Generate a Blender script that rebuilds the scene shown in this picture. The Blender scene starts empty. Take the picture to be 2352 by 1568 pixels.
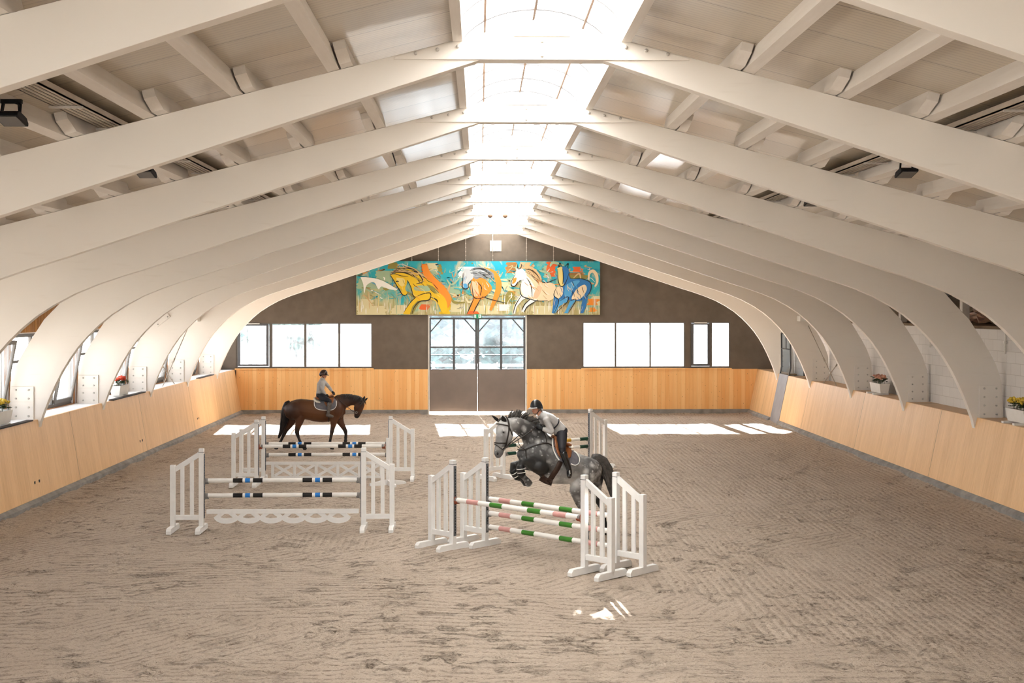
import bpy, bmesh, math, random
import numpy as np
from mathutils import Vector, Matrix
from mathutils.bvhtree import BVHTree

random.seed(7)
S = bpy.context.scene
COL = S.collection
PI = math.pi

# ------------------------------------------------------------------ camera
F_PX, VPX, HZY, CAM_H = 3000.0, 1102.0, 706.0, 4.228
YAW = math.atan((1176 - VPX) / F_PX)
cd = bpy.data.cameras.new('camera')
cam = bpy.data.objects.new('camera', cd)
COL.objects.link(cam)
cam.location = (0, 0, CAM_H)
cam.rotation_euler = (PI / 2, 0, -YAW)
cd.sensor_width = 36
cd.lens = F_PX / 2352 * 36
cd.shift_y = -(784 - HZY) / 2352
cd.clip_end = 500
S.camera = cam
_ca, _sa = math.cos(YAW), math.sin(YAW)


def ray(px, py):
    xr = (px - 1176) / F_PX
    return Vector((xr * _ca + _sa, -xr * _sa + _ca, (HZY - py) / F_PX))


def on_y(px, py, Y):
    r = ray(px, py)
    return Vector((0, 0, CAM_H)) + r * (Y / r.y)


def on_x(px, py, X):
    r = ray(px, py)
    return Vector((0, 0, CAM_H)) + r * (X / r.x)


def on_z(px, py, Z=0.0):
    r = ray(px, py)
    return Vector((0, 0, CAM_H)) + r * ((Z - CAM_H) / r.z)


# ------------------------------------------------------------------ mesh builder
class MB:
    def __init__(self):
        self.v, self.f, self.m, self.s = [], [], [], []

    def add(self, vs, fs, mat=0, smooth=False):
        o = len(self.v)
        self.v += [tuple(p) for p in vs]
        for f in fs:
            self.f.append([i + o for i in f])
            self.m.append(mat)
            self.s.append(smooth)
        return self

    def box(self, x0, x1, y0, y1, z0, z1, mat=0, M=None):
        vs = [Vector(p) for p in ((x0, y0, z0), (x1, y0, z0), (x1, y1, z0), (x0, y1, z0), (x0, y0, z1), (x1, y0, z1), (x1, y1, z1), (x0, y1, z1))]
        if M is not None:
            vs = [M @ p for p in vs]
        return self.add(vs, [(0, 3, 2, 1), (4, 5, 6, 7), (0, 1, 5, 4), (1, 2, 6, 5), (2, 3, 7, 6), (3, 0, 4, 7)], mat)

    def prism(self, poly, axis, a0, a1, mat=0):
        def P(p, a):
            return {'Y': (p[0], a, p[1]), 'X': (a, p[0], p[1]), 'Z': (p[0], p[1], a)}[axis]
        n = len(poly)
        vs = [P(p, a0) for p in poly] + [P(p, a1) for p in poly]
        fs = [tuple(range(n)), tuple(range(2 * n - 1, n - 1, -1))] + [(i, (i + 1) % n, n + (i + 1) % n, n + i) for i in range(n)]
        return self.add(vs, fs, mat)

    def beam(self, p0, p1, w, h, up=(0, 0, 1), mat=0):
        p0, p1 = Vector(p0), Vector(p1)
        d = (p1 - p0).normalized()
        s = d.cross(Vector(up))
        if s.length < 1e-4:
            s = d.cross(Vector((1, 0, 0)))
        s.normalize()
        u = s.cross(d)
        c = [s * a * w / 2 + u * b * h / 2 for a, b in ((-1, -1), (1, -1), (1, 1), (-1, 1))]
        vs = [p0 + k for k in c] + [p1 + k for k in c]
        return self.add(vs, [(3, 2, 1, 0), (4, 5, 6, 7), (0, 1, 5, 4), (1, 2, 6, 5), (2, 3, 7, 6), (3, 0, 4, 7)], mat)

    def loft(self, rings, mat=0, smooth=True, cap=True):
        n = len(rings[0])
        vs = [p for r in rings for p in r]
        fs = []
        for i in range(len(rings) - 1):
            for j in range(n):
                k = (j + 1) % n
                fs.append((i * n + j, i * n + k, (i + 1) * n + k, (i + 1) * n + j))
        if cap:
            fs.append(tuple(range(n - 1, -1, -1)))
            fs.append(tuple(range((len(rings) - 1) * n, len(rings) * n)))
        return self.add(vs, fs, mat, smooth)

    def tube(self, pts, r, seg=8, mat=0, smooth=True):
        pts = [Vector(p) for p in pts]
        rs = r if isinstance(r, (list, tuple)) else [r] * len(pts)
        rings = []
        ref = None
        for i, p in enumerate(pts):
            d = (pts[min(i + 1, len(pts) - 1)] - pts[max(i - 1, 0)])
            d = d.normalized() if d.length > 1e-9 else Vector((0, 0, 1))
            if ref is None:
                ref = Vector((0, 0, 1)) if abs(d.z) < 0.9 else Vector((1, 0, 0))
            a = d.cross(ref).normalized()
            b = a.cross(d).normalized()
            ref = b
            rings.append([p + (a * math.cos(t) + b * math.sin(t)) * rs[i] for t in [2 * PI * k / seg for k in range(seg)]])
        return self.loft(rings, mat, smooth)

    def ball(self, c, rx, ry, rz, seg=12, rows=8, mat=0, M=None):
        c = Vector(c)
        rings = []
        for i in range(rows + 1):
            t = -PI / 2 + PI * i / rows
            t = max(-PI / 2 + .06, min(PI / 2 - .06, t))
            ring = []
            for k in range(seg):
                a = 2 * PI * k / seg
                p = Vector((rx * math.cos(t) * math.cos(a), ry * math.cos(t) * math.sin(a), rz * math.sin(t)))
                ring.append(c + (M @ p if M is not None else p))
            rings.append(ring)
        return self.loft(rings, mat, True)

    def mesh(self, name):
        me = bpy.data.meshes.new(name)
        me.from_pydata(self.v, [], self.f)
        for p, m, s in zip(me.polygons, self.m, self.s):
            p.material_index = m
            p.use_smooth = s
        bm = bmesh.new()
        bm.from_mesh(me)
        bmesh.ops.recalc_face_normals(bm, faces=bm.faces[:])
        bm.to_mesh(me)
        bm.free()
        return me

    def build(self, name, mats, parent=None, bevel=0.0):
        me = self.mesh(name)
        for m in (mats if isinstance(mats, (list, tuple)) else [mats]):
            me.materials.append(m)
        o = bpy.data.objects.new(name, me)
        COL.objects.link(o)
        if parent is not None:
            o.parent = parent
        if bevel:
            b = o.modifiers.new('bevel', 'BEVEL')
            b.width = bevel
            b.segments = 2
            b.limit_method = 'ANGLE'
        return o


def tag(o, label=None, cat=None, group=None, kind=None):
    if label:
        o['label'] = label
    if cat:
        o['category'] = cat
    if group:
        o['group'] = group
    if kind:
        o['kind'] = kind
    return o


def empty(name, loc=(0, 0, 0), rz=0.0):
    o = bpy.data.objects.new(name, None)
    o.empty_display_size = 0.2
    COL.objects.link(o)
    o.location = loc
    o.rotation_euler = (0, 0, rz)
    return o


def copy_tree(o, parent=None):
    c = o.copy()
    COL.objects.link(c)
    if parent is not None:
        c.parent = parent
    for ch in list(o.children):
        copy_tree(ch, c)
    return c


def struct(o, label=None):
    o['kind'] = 'structure'
    if label:
        o['label'] = label
    return o


# ------------------------------------------------------------------ materials
class N:
    """small helper around a node tree"""

    def __init__(self, name):
        self.mat = bpy.data.materials.new(name)
        self.mat.use_nodes = True
        self.t = self.mat.node_tree
        self.t.nodes.clear()
        self.out = self.t.nodes.new('ShaderNodeOutputMaterial')

    def n(self, typ, ins=None, **kw):
        nd = self.t.nodes.new(typ)
        for k, v in kw.items():
            setattr(nd, k, v)
        for k, v in (ins or {}).items():
            s = nd.inputs[k]
            if isinstance(v, bpy.types.NodeSocket):
                self.t.links.new(v, s)
            else:
                s.default_value = v
        return nd

    def link(self, a, b):
        self.t.links.new(a, b)

    def obj(self):
        return self.n('ShaderNodeTexCoord').outputs['Object']

    def sep(self, v):
        return self.n('ShaderNodeSeparateXYZ', {0: v}).outputs

    def comb(self, x, y, z):
        return self.n('ShaderNodeCombineXYZ', {0: x, 1: y, 2: z}).outputs[0]

    def math(self, op, a, b=0.0, c=0.0, clamp=False):
        return self.n('ShaderNodeMath', {0: a, 1: b, 2: c}, operation=op, use_clamp=clamp).outputs[0]

    def map(self, v, scale, loc=(0, 0, 0), rot=(0, 0, 0)):
        return self.n('ShaderNodeMapping', {'Vector': v, 'Scale': scale, 'Location': loc, 'Rotation': rot}).outputs[0]

    def noise(self, v, scale, detail=3.0, rough=.5, dist=0.0):
        return self.n('ShaderNodeTexNoise', {'Vector': v, 'Scale': scale, 'Detail': detail, 'Roughness': rough, 'Distortion': dist}).outputs[0]

    def ramp(self, f, stops):
        r = self.n('ShaderNodeValToRGB', {0: f})
        e = r.color_ramp.elements
        while len(e) < len(stops):
            e.new(0.5)
        for i, (p, c) in enumerate(stops):
            e[i].position = p
            e[i].color = (*c, 1) if len(c) == 3 else c
        return r.outputs[0]

    def rng(self, f, a, b, c=0.0, d=1.0):
        return self.n('ShaderNodeMapRange', {0: f, 1: a, 2: b, 3: c, 4: d}).outputs[0]

    def mix(self, f, a, b, mode='MIX'):
        m = self.n('ShaderNodeMix', data_type='RGBA', blend_type=mode)
        for s, v in ((m.inputs[0], f), (m.inputs[6], a), (m.inputs[7], b)):
            if isinstance(v, bpy.types.NodeSocket):
                self.link(v, s)
            else:
                s.default_value = v if not isinstance(v, tuple) or len(v) == 4 else (*v, 1)
        return m.outputs[2]

    def bump(self, h, strength=.3, dist=.02):
        return self.n('ShaderNodeBump', {'Height': h, 'Strength': strength, 'Distance': dist}).outputs[0]

    def bsdf(self, color, rough=.5, metal=0.0, normal=None, spec=.5, sheen=0.0, coat=0.0):
        ins = {'Roughness': rough, 'Metallic': metal, 'Specular IOR Level': spec, 'Sheen Weight': sheen, 'Coat Weight': coat}
        ins['Base Color'] = (*color, 1) if isinstance(color, tuple) and len(color) == 3 else color
        b = self.n('ShaderNodeBsdfPrincipled', ins)
        if normal is not None:
            self.link(normal, b.inputs['Normal'])
        return b.outputs[0]

    def done(self, sh):
        self.link(sh, self.out.inputs[0])
        return self.mat


def plain(name, c, rough=.5, metal=0.0, var=.08, scale=6.0, bump=0.0, spec=.4, coat=0.0):
    m = N(name)
    o = m.obj()
    nz = m.noise(o, scale, 4)
    lo = tuple(max(0, x * (1 - var)) for x in c)
    hi = tuple(min(1, x * (1 + var)) for x in c)
    col = m.ramp(nz, [(.3, lo), (.7, hi)])
    nr = m.bump(m.noise(o, scale * 8, 4), bump, .01) if bump else None
    return m.done(m.bsdf(col, rough, metal, nr, spec, coat=coat))


def wood(name, axis, c0, c1, plank=.14, knots=.5, grain=.5, rough=.55, seam=.6, knotc=(.22, .09, .03), sheets=0.0, pv=.45, gloss=0.0):
    """vertical boards: axis = the horizontal object axis along the wall"""
    m = N(name)
    o = m.sep(m.obj())
    a = o[axis]
    z = o[2]
    q = m.math('DIVIDE', a, plank)
    idx = m.math('FLOOR', q)
    fr = m.math('FRACT', q)
    wn = m.n('ShaderNodeTexWhiteNoise', {1: idx}, noise_dimensions='1D').outputs[0]
    zz = m.math('ADD', z, m.math('MULTIPLY', wn, 37.0))
    g = m.noise(m.comb(m.math('MULTIPLY', a, 60.0), idx, m.math('MULTIPLY', zz, 2.2)), 1.0, 5, .6, .4)
    g2 = m.noise(m.comb(m.math('MULTIPLY', a, 9.0), idx, m.math('MULTIPLY', zz, .8)), 1.0, 2)
    f = m.math('ADD', m.math('MULTIPLY', g, grain), m.math('ADD', m.math('MULTIPLY', wn, pv), m.math('MULTIPLY', g2, .35)))
    col = m.ramp(f, [(.25, c0), (.95, c1)])
    if knots:
        vo = m.n('ShaderNodeTexVoronoi', {'Vector': m.comb(m.math('MULTIPLY', a, 8.5), m.math('MULTIPLY', zz, 5.0), 0.0), 'Scale': 1.0, 'Randomness': 1.0}, voronoi_dimensions='2D')
        big = m.n('ShaderNodeTexWhiteNoise', {0: vo.outputs['Color']}, noise_dimensions='3D').outputs[0]
        rad = m.rng(big, .62, 1.0, 0.0, .10 * knots)
        k = m.rng(m.math('SUBTRACT', vo.outputs['Distance'], rad), -.03, .015, 1.0, 0.0)
        k = m.math('MULTIPLY', k, m.math('GREATER_THAN', rad, .01))
        col = m.mix(m.math('MULTIPLY', k, .8), col, knotc)
    e = m.math('MINIMUM', fr, m.math('SUBTRACT', 1.0, fr))
    sm = m.rng(e, 0.0, .03, 1.0, 0.0)
    col = m.mix(m.math('MULTIPLY', sm, seam), col, tuple(x * .35 for x in c0))
    h = m.math('SUBTRACT', m.math('MULTIPLY', g, .3), sm)
    if sheets:
        fr2 = m.math('FRACT', m.math('DIVIDE', a, sheets))
        e2 = m.rng(m.math('MINIMUM', fr2, m.math('SUBTRACT', 1.0, fr2)), .0012, .003, 1.0, 0.0)
        col = m.mix(m.math('MULTIPLY', e2, .7), col, tuple(x * .3 for x in c0))
    sh = m.bsdf(col, rough, 0.0, m.bump(h, .25 if not gloss else .08, .006), .35, coat=gloss)
    m.t.nodes['Principled BSDF'].inputs['Coat Roughness'].default_value = .26
    return m.done(sh)


M = {}
# white glazed timber of the arches: thin milky paint, faint grain and stains
m = N('white_glazed_timber')
o = m.obj()
g = m.noise(m.map(o, (1, 9, 9)), 1.2, 4)
g2 = m.noise(o, .45, 3)
col = m.mix(g2, (.82, .755, .68, 1), (.89, .84, .775, 1))
col = m.mix(m.math('MULTIPLY', m.rng(g, .62, .8), .25), col, (.66, .58, .48, 1))
M['arch'] = m.done(m.bsdf(col, .62, 0, m.bump(g, .08, .01), .3))
m = N('white_purlin_timber')
o = m.obj()
g = m.noise(m.map(o, (14, 1, 14)), 1.4, 4)
col = m.mix(g, (.72, .655, .59, 1), (.85, .80, .74, 1))
M['purlin'] = m.done(m.bsdf(col, .65, 0, m.bump(g, .15, .01), .3))
# roof deck: fine ribbed boards, joints running up the slope
m = N('ribbed_roof_board')
o = m.sep(m.obj())
yy = o[1]
rib = m.math('SINE', m.math('MULTIPLY', yy, 2 * PI / .085))
q = m.math('DIVIDE', yy, 1.06)
fr = m.math('FRACT', q)
e = m.rng(m.math('MINIMUM', fr, m.math('SUBTRACT', 1.0, fr)), 0.004, .014, 1.0, 0.0)
wn = m.n('ShaderNodeTexWhiteNoise', {1: m.math('FLOOR', q)}, noise_dimensions='1D').outputs[0]
ng = m.noise(m.comb(m.math('MULTIPLY', o[0], .7), m.math('MULTIPLY', yy, 6.0), 0.0), 1.0, 3)
col = m.mix(m.math('MULTIPLY', m.math('ADD', wn, ng), .5), (.47, .395, .295, 1), (.60, .515, .395, 1))
col = m.mix(m.math('MULTIPLY', m.rng(rib, .45, .95), .55), col, (.36, .3, .24, 1))
col = m.mix(m.math('MULTIPLY', e, .75), col, (.12, .095, .07, 1))
M['roof'] = m.done(m.bsdf(col, .34, 0, m.bump(m.math('SUBTRACT', m.math('MULTIPLY', rib, -.5), m.math('MULTIPLY', e, 2.0)), .10, .006), .5, coat=.5))
M['roof'].node_tree.nodes['Principled BSDF'].inputs['Coat Roughness'].default_value = .16

M['wood_back'] = wood('larch_cladding', 0, (.86, .41, .13), (1.0, .66, .30), plank=.16, knots=.95, grain=.35, seam=.45)
M['wood_side'] = wood('pale_kickboard_plywood', 1, (.62, .34, .135), (.92, .59, .30), plank=.17, knots=.3, grain=1.0, seam=.12, sheets=6.2, pv=.16, rough=.5, gloss=.12)
M['wood_rail'] = wood('kickboard_cap_timber', 1, (.46, .29, .16), (.66, .45, .28), plank=3.0, knots=0, grain=.6)
M['slat'] = wood('orange_slat_cladding', 1, (.40, .165, .035), (.62, .29, .075), plank=.11, knots=.2, grain=.5, seam=.3)
M['jamb'] = plain('reddish_timber_jamb', (.50, .24, .10), .5, var=.2, scale=9)
M['gable'] = plain('taupe_plaster', (.148, .118, .092), .85, var=.10, scale=3.0, bump=.1)
M['doorpanel'] = plain('grey_brown_door_panel', (.21, .168, .142), .7, var=.1, scale=1.5)
M['plinth'] = plain('grey_concrete_plinth', (.27, .255, .24), .85, var=.25, scale=4.0, bump=.25)
M['frame'] = plain('anthracite_window_frame', (.13, .115, .10), .45, var=.05)
M['steel'] = plain('door_steel_frame', (.10, .10, .105), .45, .3, var=.1)
M['sillw'] = plain('white_sill_board', (.85, .85, .86), .5, var=.03)
M['jump'] = plain('white_jump_paint', (.83, .815, .79), .42, var=.035, scale=8, spec=.45)
M['polew'] = plain('white_pole_paint', (.86, .835, .79), .38, var=.06, scale=5, spec=.5)
M['black'] = plain('black_stripe_paint', (.012, .011, .011), .4, var=.1)
M['blue'] = plain('blue_stripe_paint', (.02, .20, .62), .4, var=.06)
M['green'] = plain('green_stripe_paint', (.045, .20, .018), .4, var=.12)
M['pink'] = plain('faded_pink_stripe_paint', (.66, .34, .31), .5, var=.12)
M['dgreen'] = plain('dark_green_stripe_paint', (.008, .055, .035), .4, var=.15)
M['yellow'] = plain('yellow_stripe_paint', (.62, .36, .05), .45, var=.1)
M['cap'] = plain('grey_plastic_cap', (.24, .23, .22), .5)
M['track'] = plain('grey_perforated_track', (.16, .17, .19), .4, .5)
M['hole'] = plain('dark_slot', (.015, .015, .017), .8)
M['cup'] = plain('red_brown_plastic_cup', (.30, .07, .03), .5, var=.2)
M['lampblack'] = plain('black_lamp_housing', (.008, .008, .009), .6, spec=.15)
M['lampglass'] = plain('floodlight_glass', (.14, .135, .13), .15, var=.02)
M['traym'] = plain('cable_tray_metal', (.60, .52, .43), .45, .25, var=.08)
M['boltm'] = plain('galvanised_bolt', (.60, .56, .51), .5, .15)
M['cable'] = plain('steel_cable', (.42, .36, .29), .5, .4)
M['wirem'] = plain('thin_chain', (.55, .48, .42), .5, .4)
M['planter'] = plain('white_planter_plastic', (.85, .82, .77), .45, var=.03)
M['leaf'] = plain('dark_leaf', (.03, .06, .015), .6, var=.4, scale=30)
M['red'] = plain('red_blossom', (.72, .07, .03), .55, var=.3, scale=40)
M['peach'] = plain('peach_blossom', (.62, .30, .20), .6, var=.3, scale=40)
M['yel'] = plain('yellow_blossom', (.72, .50, .05), .6, var=.3, scale=40)
M['soil'] = plain('dark_soil', (.03, .022, .015), .9)
M['strip'] = plain('dark_rubber_strip', (.03, .022, .02), .7)
M['exitg'] = plain('exit_green', (.0, .27, .12), .4)
M['pict'] = plain('white_pictogram', (.9, .92, .9), .4)
M['panelw'] = plain('cream_panel', (.80, .74, .60), .5)
M['ductm'] = plain('dark_grey_duct', (.10, .10, .105), .5, .3)
M['foil'] = plain('brown_foil_insulation', (.34, .19, .12), .35, .35, var=.35, scale=3, bump=.4)
M['loft'] = plain('brown_loft_boards', (.17, .12, .075), .8, var=.3, scale=2)
M['gatem'] = plain('grey_gate_panel', (.30, .29, .30), .55, .1, var=.12, scale=2)
M['bark'] = plain('bark', (.07, .05, .035), .9)
M['tree'] = plain('outdoor_foliage', (.07, .13, .12), .8, var=.5, scale=3)
M['outside'] = plain('pale_outdoor_gravel', (.60, .58, .54), .9, var=.1, scale=1)
M['fencem'] = plain('white_paddock_rail', (.75, .75, .76), .6)
M['leather'] = plain('brown_saddle_leather', (.26, .085, .025), .35, var=.2, scale=20, spec=.5)
M['darkleather'] = plain('dark_strap_leather', (.022, .014, .010), .4, var=.2, spec=.5)
M['girth'] = plain('dark_brown_girth', (.045, .022, .014), .5, var=.2)
M['padgrey'] = plain('grey_saddle_pad', (.14, .135, .15), .85, var=.15, scale=20)
M['padwhite'] = plain('white_piping', (.80, .78, .74), .6)
M['fleece'] = plain('cream_fleece', (.76, .70, .60), .9, var=.1, scale=30)
M['jumper'] = plain('grey_jumper_knit', (.43, .415, .40), .85, var=.12, scale=14, bump=.2)
M['breech'] = plain('black_breeches', (.014, .013, .018), .7, var=.2)
M['boot'] = plain('black_leather_boot', (.010, .009, .009), .22, var=.2, spec=.6)
M['bootgrey'] = plain('dusty_boot', (.10, .085, .075), .5, var=.3, scale=20)
M['glove'] = plain('black_glove', (.010, .010, .011), .6)
M['skin'] = plain('skin', (.55, .27, .175), .5, var=.06, spec=.35)
M['lip'] = plain('lip', (.42, .13, .10), .5)
M['eye'] = plain('dark_eye', (.01, .008, .007), .15)
M['helmet'] = plain('black_helmet_shell', (.013, .014, .016), .3, var=.1, spec=.5)
M['helmetb'] = plain('dark_brown_helmet_shell', (.045, .025, .02), .3, var=.1)
M['visor'] = plain('grey_helmet_visor', (.40, .38, .38), .4)
M['hairb'] = plain('dark_brown_hair', (.03, .016, .01), .6)
M['tackboot'] = plain('black_tendon_boot', (.012, .011, .011), .45)
M['metal'] = plain('polished_metal', (.6, .58, .55), .25, .9)

# masonry
m = N('white_painted_blocks')
o = m.sep(m.obj())
br = m.n('ShaderNodeTexBrick', {'Vector': m.comb(o[1], o[2], 0.0), 'Color1': (.80, .765, .73, 1), 'Color2': (.745, .71, .675, 1), 'Mortar': (.60, .56, .52, 1), 'Scale': 1.0, 'Mortar Size': .006, 'Brick Width': .5, 'Row Height': .25}, offset=.5)
M['block'] = m.done(m.bsdf(br.outputs[0], .7, 0, m.bump(br.outputs[1], -.3, .01), .3))

# dusty glazing: clear glass with pale dust that runs down in streaks
def dusty(name, lo, hi, tint=(.93, .96, 1.0), axis=0):
    m = N(name)
    o = m.sep(m.obj())
    a = o[axis]
    st = m.noise(m.comb(m.math('MULTIPLY', a, 9.0), 0.0, m.math('MULTIPLY', o[2], .7)), 1.0, 5, .65)
    bl = m.noise(m.comb(m.math('MULTIPLY', a, .8), 3.0, m.math('MULTIPLY', o[2], .9)), 1.0, 4, .6)
    f = m.rng(m.math('ADD', m.math('MULTIPLY', st, .45), m.math('MULTIPLY', bl, .75)), .42, .8, lo, hi)
    tr = m.n('ShaderNodeBsdfTransparent', {0: (*tint, 1)}).outputs[0]
    tl = m.n('ShaderNodeBsdfTranslucent', {0: (.85, .87, .9, 1)}).outputs[0]
    gl = m.n('ShaderNodeBsdfGlossy', {0: (1, 1, 1, 1), 1: .05}).outputs[0]
    s = m.n('ShaderNodeMixShader', {0: f, 1: tr, 2: tl}).outputs[0]
    s = m.n('ShaderNodeMixShader', {0: .05, 1: s, 2: gl}).outputs[0]
    return m.done(s)


M['glass'] = dusty('dusty_glass', .003, .06)
M['glass2'] = dusty('dusty_glass_bright', .03, .16)
M['glassdoor'] = dusty('door_glass', .002, .018, (.86, .93, 1.0))
M['glassside'] = dusty('side_window_glass', .01, .12, (.98, .985, 1.0), axis=1)
m = N('opal_skylight_sheet')
tl = m.n('ShaderNodeBsdfTranslucent', {0: (.93, .93, .92, 1)}).outputs[0]
df = m.n('ShaderNodeBsdfDiffuse', {0: (.85, .85, .84, 1)}).outputs[0]
M['opal'] = m.done(m.n('ShaderNodeMixShader', {0: .12, 1: tl, 2: df}).outputs[0])
M['skybar'] = plain('skylight_bar', (.16, .09, .05), .5)
M['skyrib'] = plain('skylight_rib', (.20, .20, .21), .5)

# riding sand: raked furrows, hoof marks and clods, with their shade painted into the colour
m = N('raked_sand')
ob = m.obj()
o = m.sep(ob)
x, y = o[0], o[1]
warp = m.math('SUBTRACT', m.noise(ob, .16, 2), .5)
warp2 = m.math('SUBTRACT', m.noise(m.map(ob, (1, 1, 1), (17, 5, 0)), 2.2, 3), .5)
wx = m.math('ADD', x, m.math('ADD', m.math('MULTIPLY', warp, .14), m.math('MULTIPLY', warp2, .008)))
wy = m.math('ADD', y, m.math('ADD', m.math('MULTIPLY', warp, 2.6), m.math('MULTIPLY', warp2, .018)))
fine = m.noise(ob, 30.0, 4, .65)
lump = m.noise(ob, 15.0, 6, .72)
grit = m.noise(ob, 7.0, 6, .78)


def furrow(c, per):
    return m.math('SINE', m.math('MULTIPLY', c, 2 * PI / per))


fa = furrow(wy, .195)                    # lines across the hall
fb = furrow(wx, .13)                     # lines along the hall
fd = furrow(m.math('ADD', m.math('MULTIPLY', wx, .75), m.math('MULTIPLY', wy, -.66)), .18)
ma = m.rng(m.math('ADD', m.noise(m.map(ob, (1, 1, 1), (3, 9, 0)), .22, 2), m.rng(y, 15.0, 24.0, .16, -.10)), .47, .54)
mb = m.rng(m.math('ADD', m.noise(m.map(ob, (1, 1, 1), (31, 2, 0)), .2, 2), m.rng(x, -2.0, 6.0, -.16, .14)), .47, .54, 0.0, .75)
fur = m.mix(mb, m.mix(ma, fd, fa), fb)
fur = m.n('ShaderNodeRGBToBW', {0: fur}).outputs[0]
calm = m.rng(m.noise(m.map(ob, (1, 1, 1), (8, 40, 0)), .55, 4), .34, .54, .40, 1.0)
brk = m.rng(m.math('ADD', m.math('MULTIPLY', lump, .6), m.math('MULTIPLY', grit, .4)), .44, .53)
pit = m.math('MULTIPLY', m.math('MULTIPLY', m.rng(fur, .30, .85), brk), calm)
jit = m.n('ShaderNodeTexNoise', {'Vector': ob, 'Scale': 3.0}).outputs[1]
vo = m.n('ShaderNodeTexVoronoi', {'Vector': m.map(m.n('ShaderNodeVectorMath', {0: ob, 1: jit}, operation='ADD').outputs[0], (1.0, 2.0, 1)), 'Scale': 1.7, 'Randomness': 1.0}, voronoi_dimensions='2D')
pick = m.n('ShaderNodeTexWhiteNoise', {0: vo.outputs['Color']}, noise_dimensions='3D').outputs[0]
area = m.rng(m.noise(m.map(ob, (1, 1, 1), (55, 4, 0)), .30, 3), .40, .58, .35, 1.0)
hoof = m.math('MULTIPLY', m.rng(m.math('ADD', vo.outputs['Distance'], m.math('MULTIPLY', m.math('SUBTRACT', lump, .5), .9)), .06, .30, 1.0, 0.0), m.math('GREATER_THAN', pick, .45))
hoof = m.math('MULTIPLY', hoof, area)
speck = m.noise(m.map(ob, (1, 1.6, 1), (2, 7, 0)), 26.0, 4, .65)
crumb = m.math('MAXIMUM', m.math('MULTIPLY', m.rng(grit, .54, .64), m.rng(lump, .48, .58)), m.rng(speck, .57, .66, 0, 1.0))
tone = m.noise(ob, .6, 4, .6)
col = m.mix(tone, (.545, .445, .35, 1), (.70, .59, .485, 1))
col = m.mix(m.math('MULTIPLY', fine, .45), col, (.36, .27, .205, 1))
col = m.mix(m.math('MULTIPLY', pit, .52), col, (.15, .103, .072, 1))  # furrow shade put into the colour, on top of the bump
col = m.mix(m.math('MULTIPLY', crumb, .72), col, (.17, .12, .085, 1))
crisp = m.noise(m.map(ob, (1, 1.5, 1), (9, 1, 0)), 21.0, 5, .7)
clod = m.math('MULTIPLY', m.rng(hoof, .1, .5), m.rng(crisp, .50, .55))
col = m.mix(m.math('MULTIPLY', clod, .72), col, (.12, .085, .062, 1))  # shade of hoof marks and clods painted as dark colour
hgt = m.math('ADD', m.math('MULTIPLY', m.math('MULTIPLY', fur, calm), -.30), m.math('ADD', m.math('MULTIPLY', lump, 1.0), m.math('MULTIPLY', fine, .5)))
hgt = m.math('SUBTRACT', hgt, m.math('MULTIPLY', hoof, .9))
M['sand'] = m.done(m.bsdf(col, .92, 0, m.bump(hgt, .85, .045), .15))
# ------------------------------------------------------------------ the hall
XC = .68                      # ridge line
YB, YF = 51.8, -6.0           # gable wall with the doors, wall behind the photographer
XL, XR = XC - 11.03, XC + 11.02
KL_T, KL_B, KR_T, KR_B, KZ = -9.66, -9.40, 11.06, 10.72, 1.78
ARCH_Y = [48.2 - 4.83 * k for k in range(10)]
ORD = ['first', 'second', 'third', 'fourth', 'fifth', 'sixth', 'seventh', 'eighth', 'ninth', 'tenth', 'eleventh']


def z_top(r):
    return 7.40 - .26 * r


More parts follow.
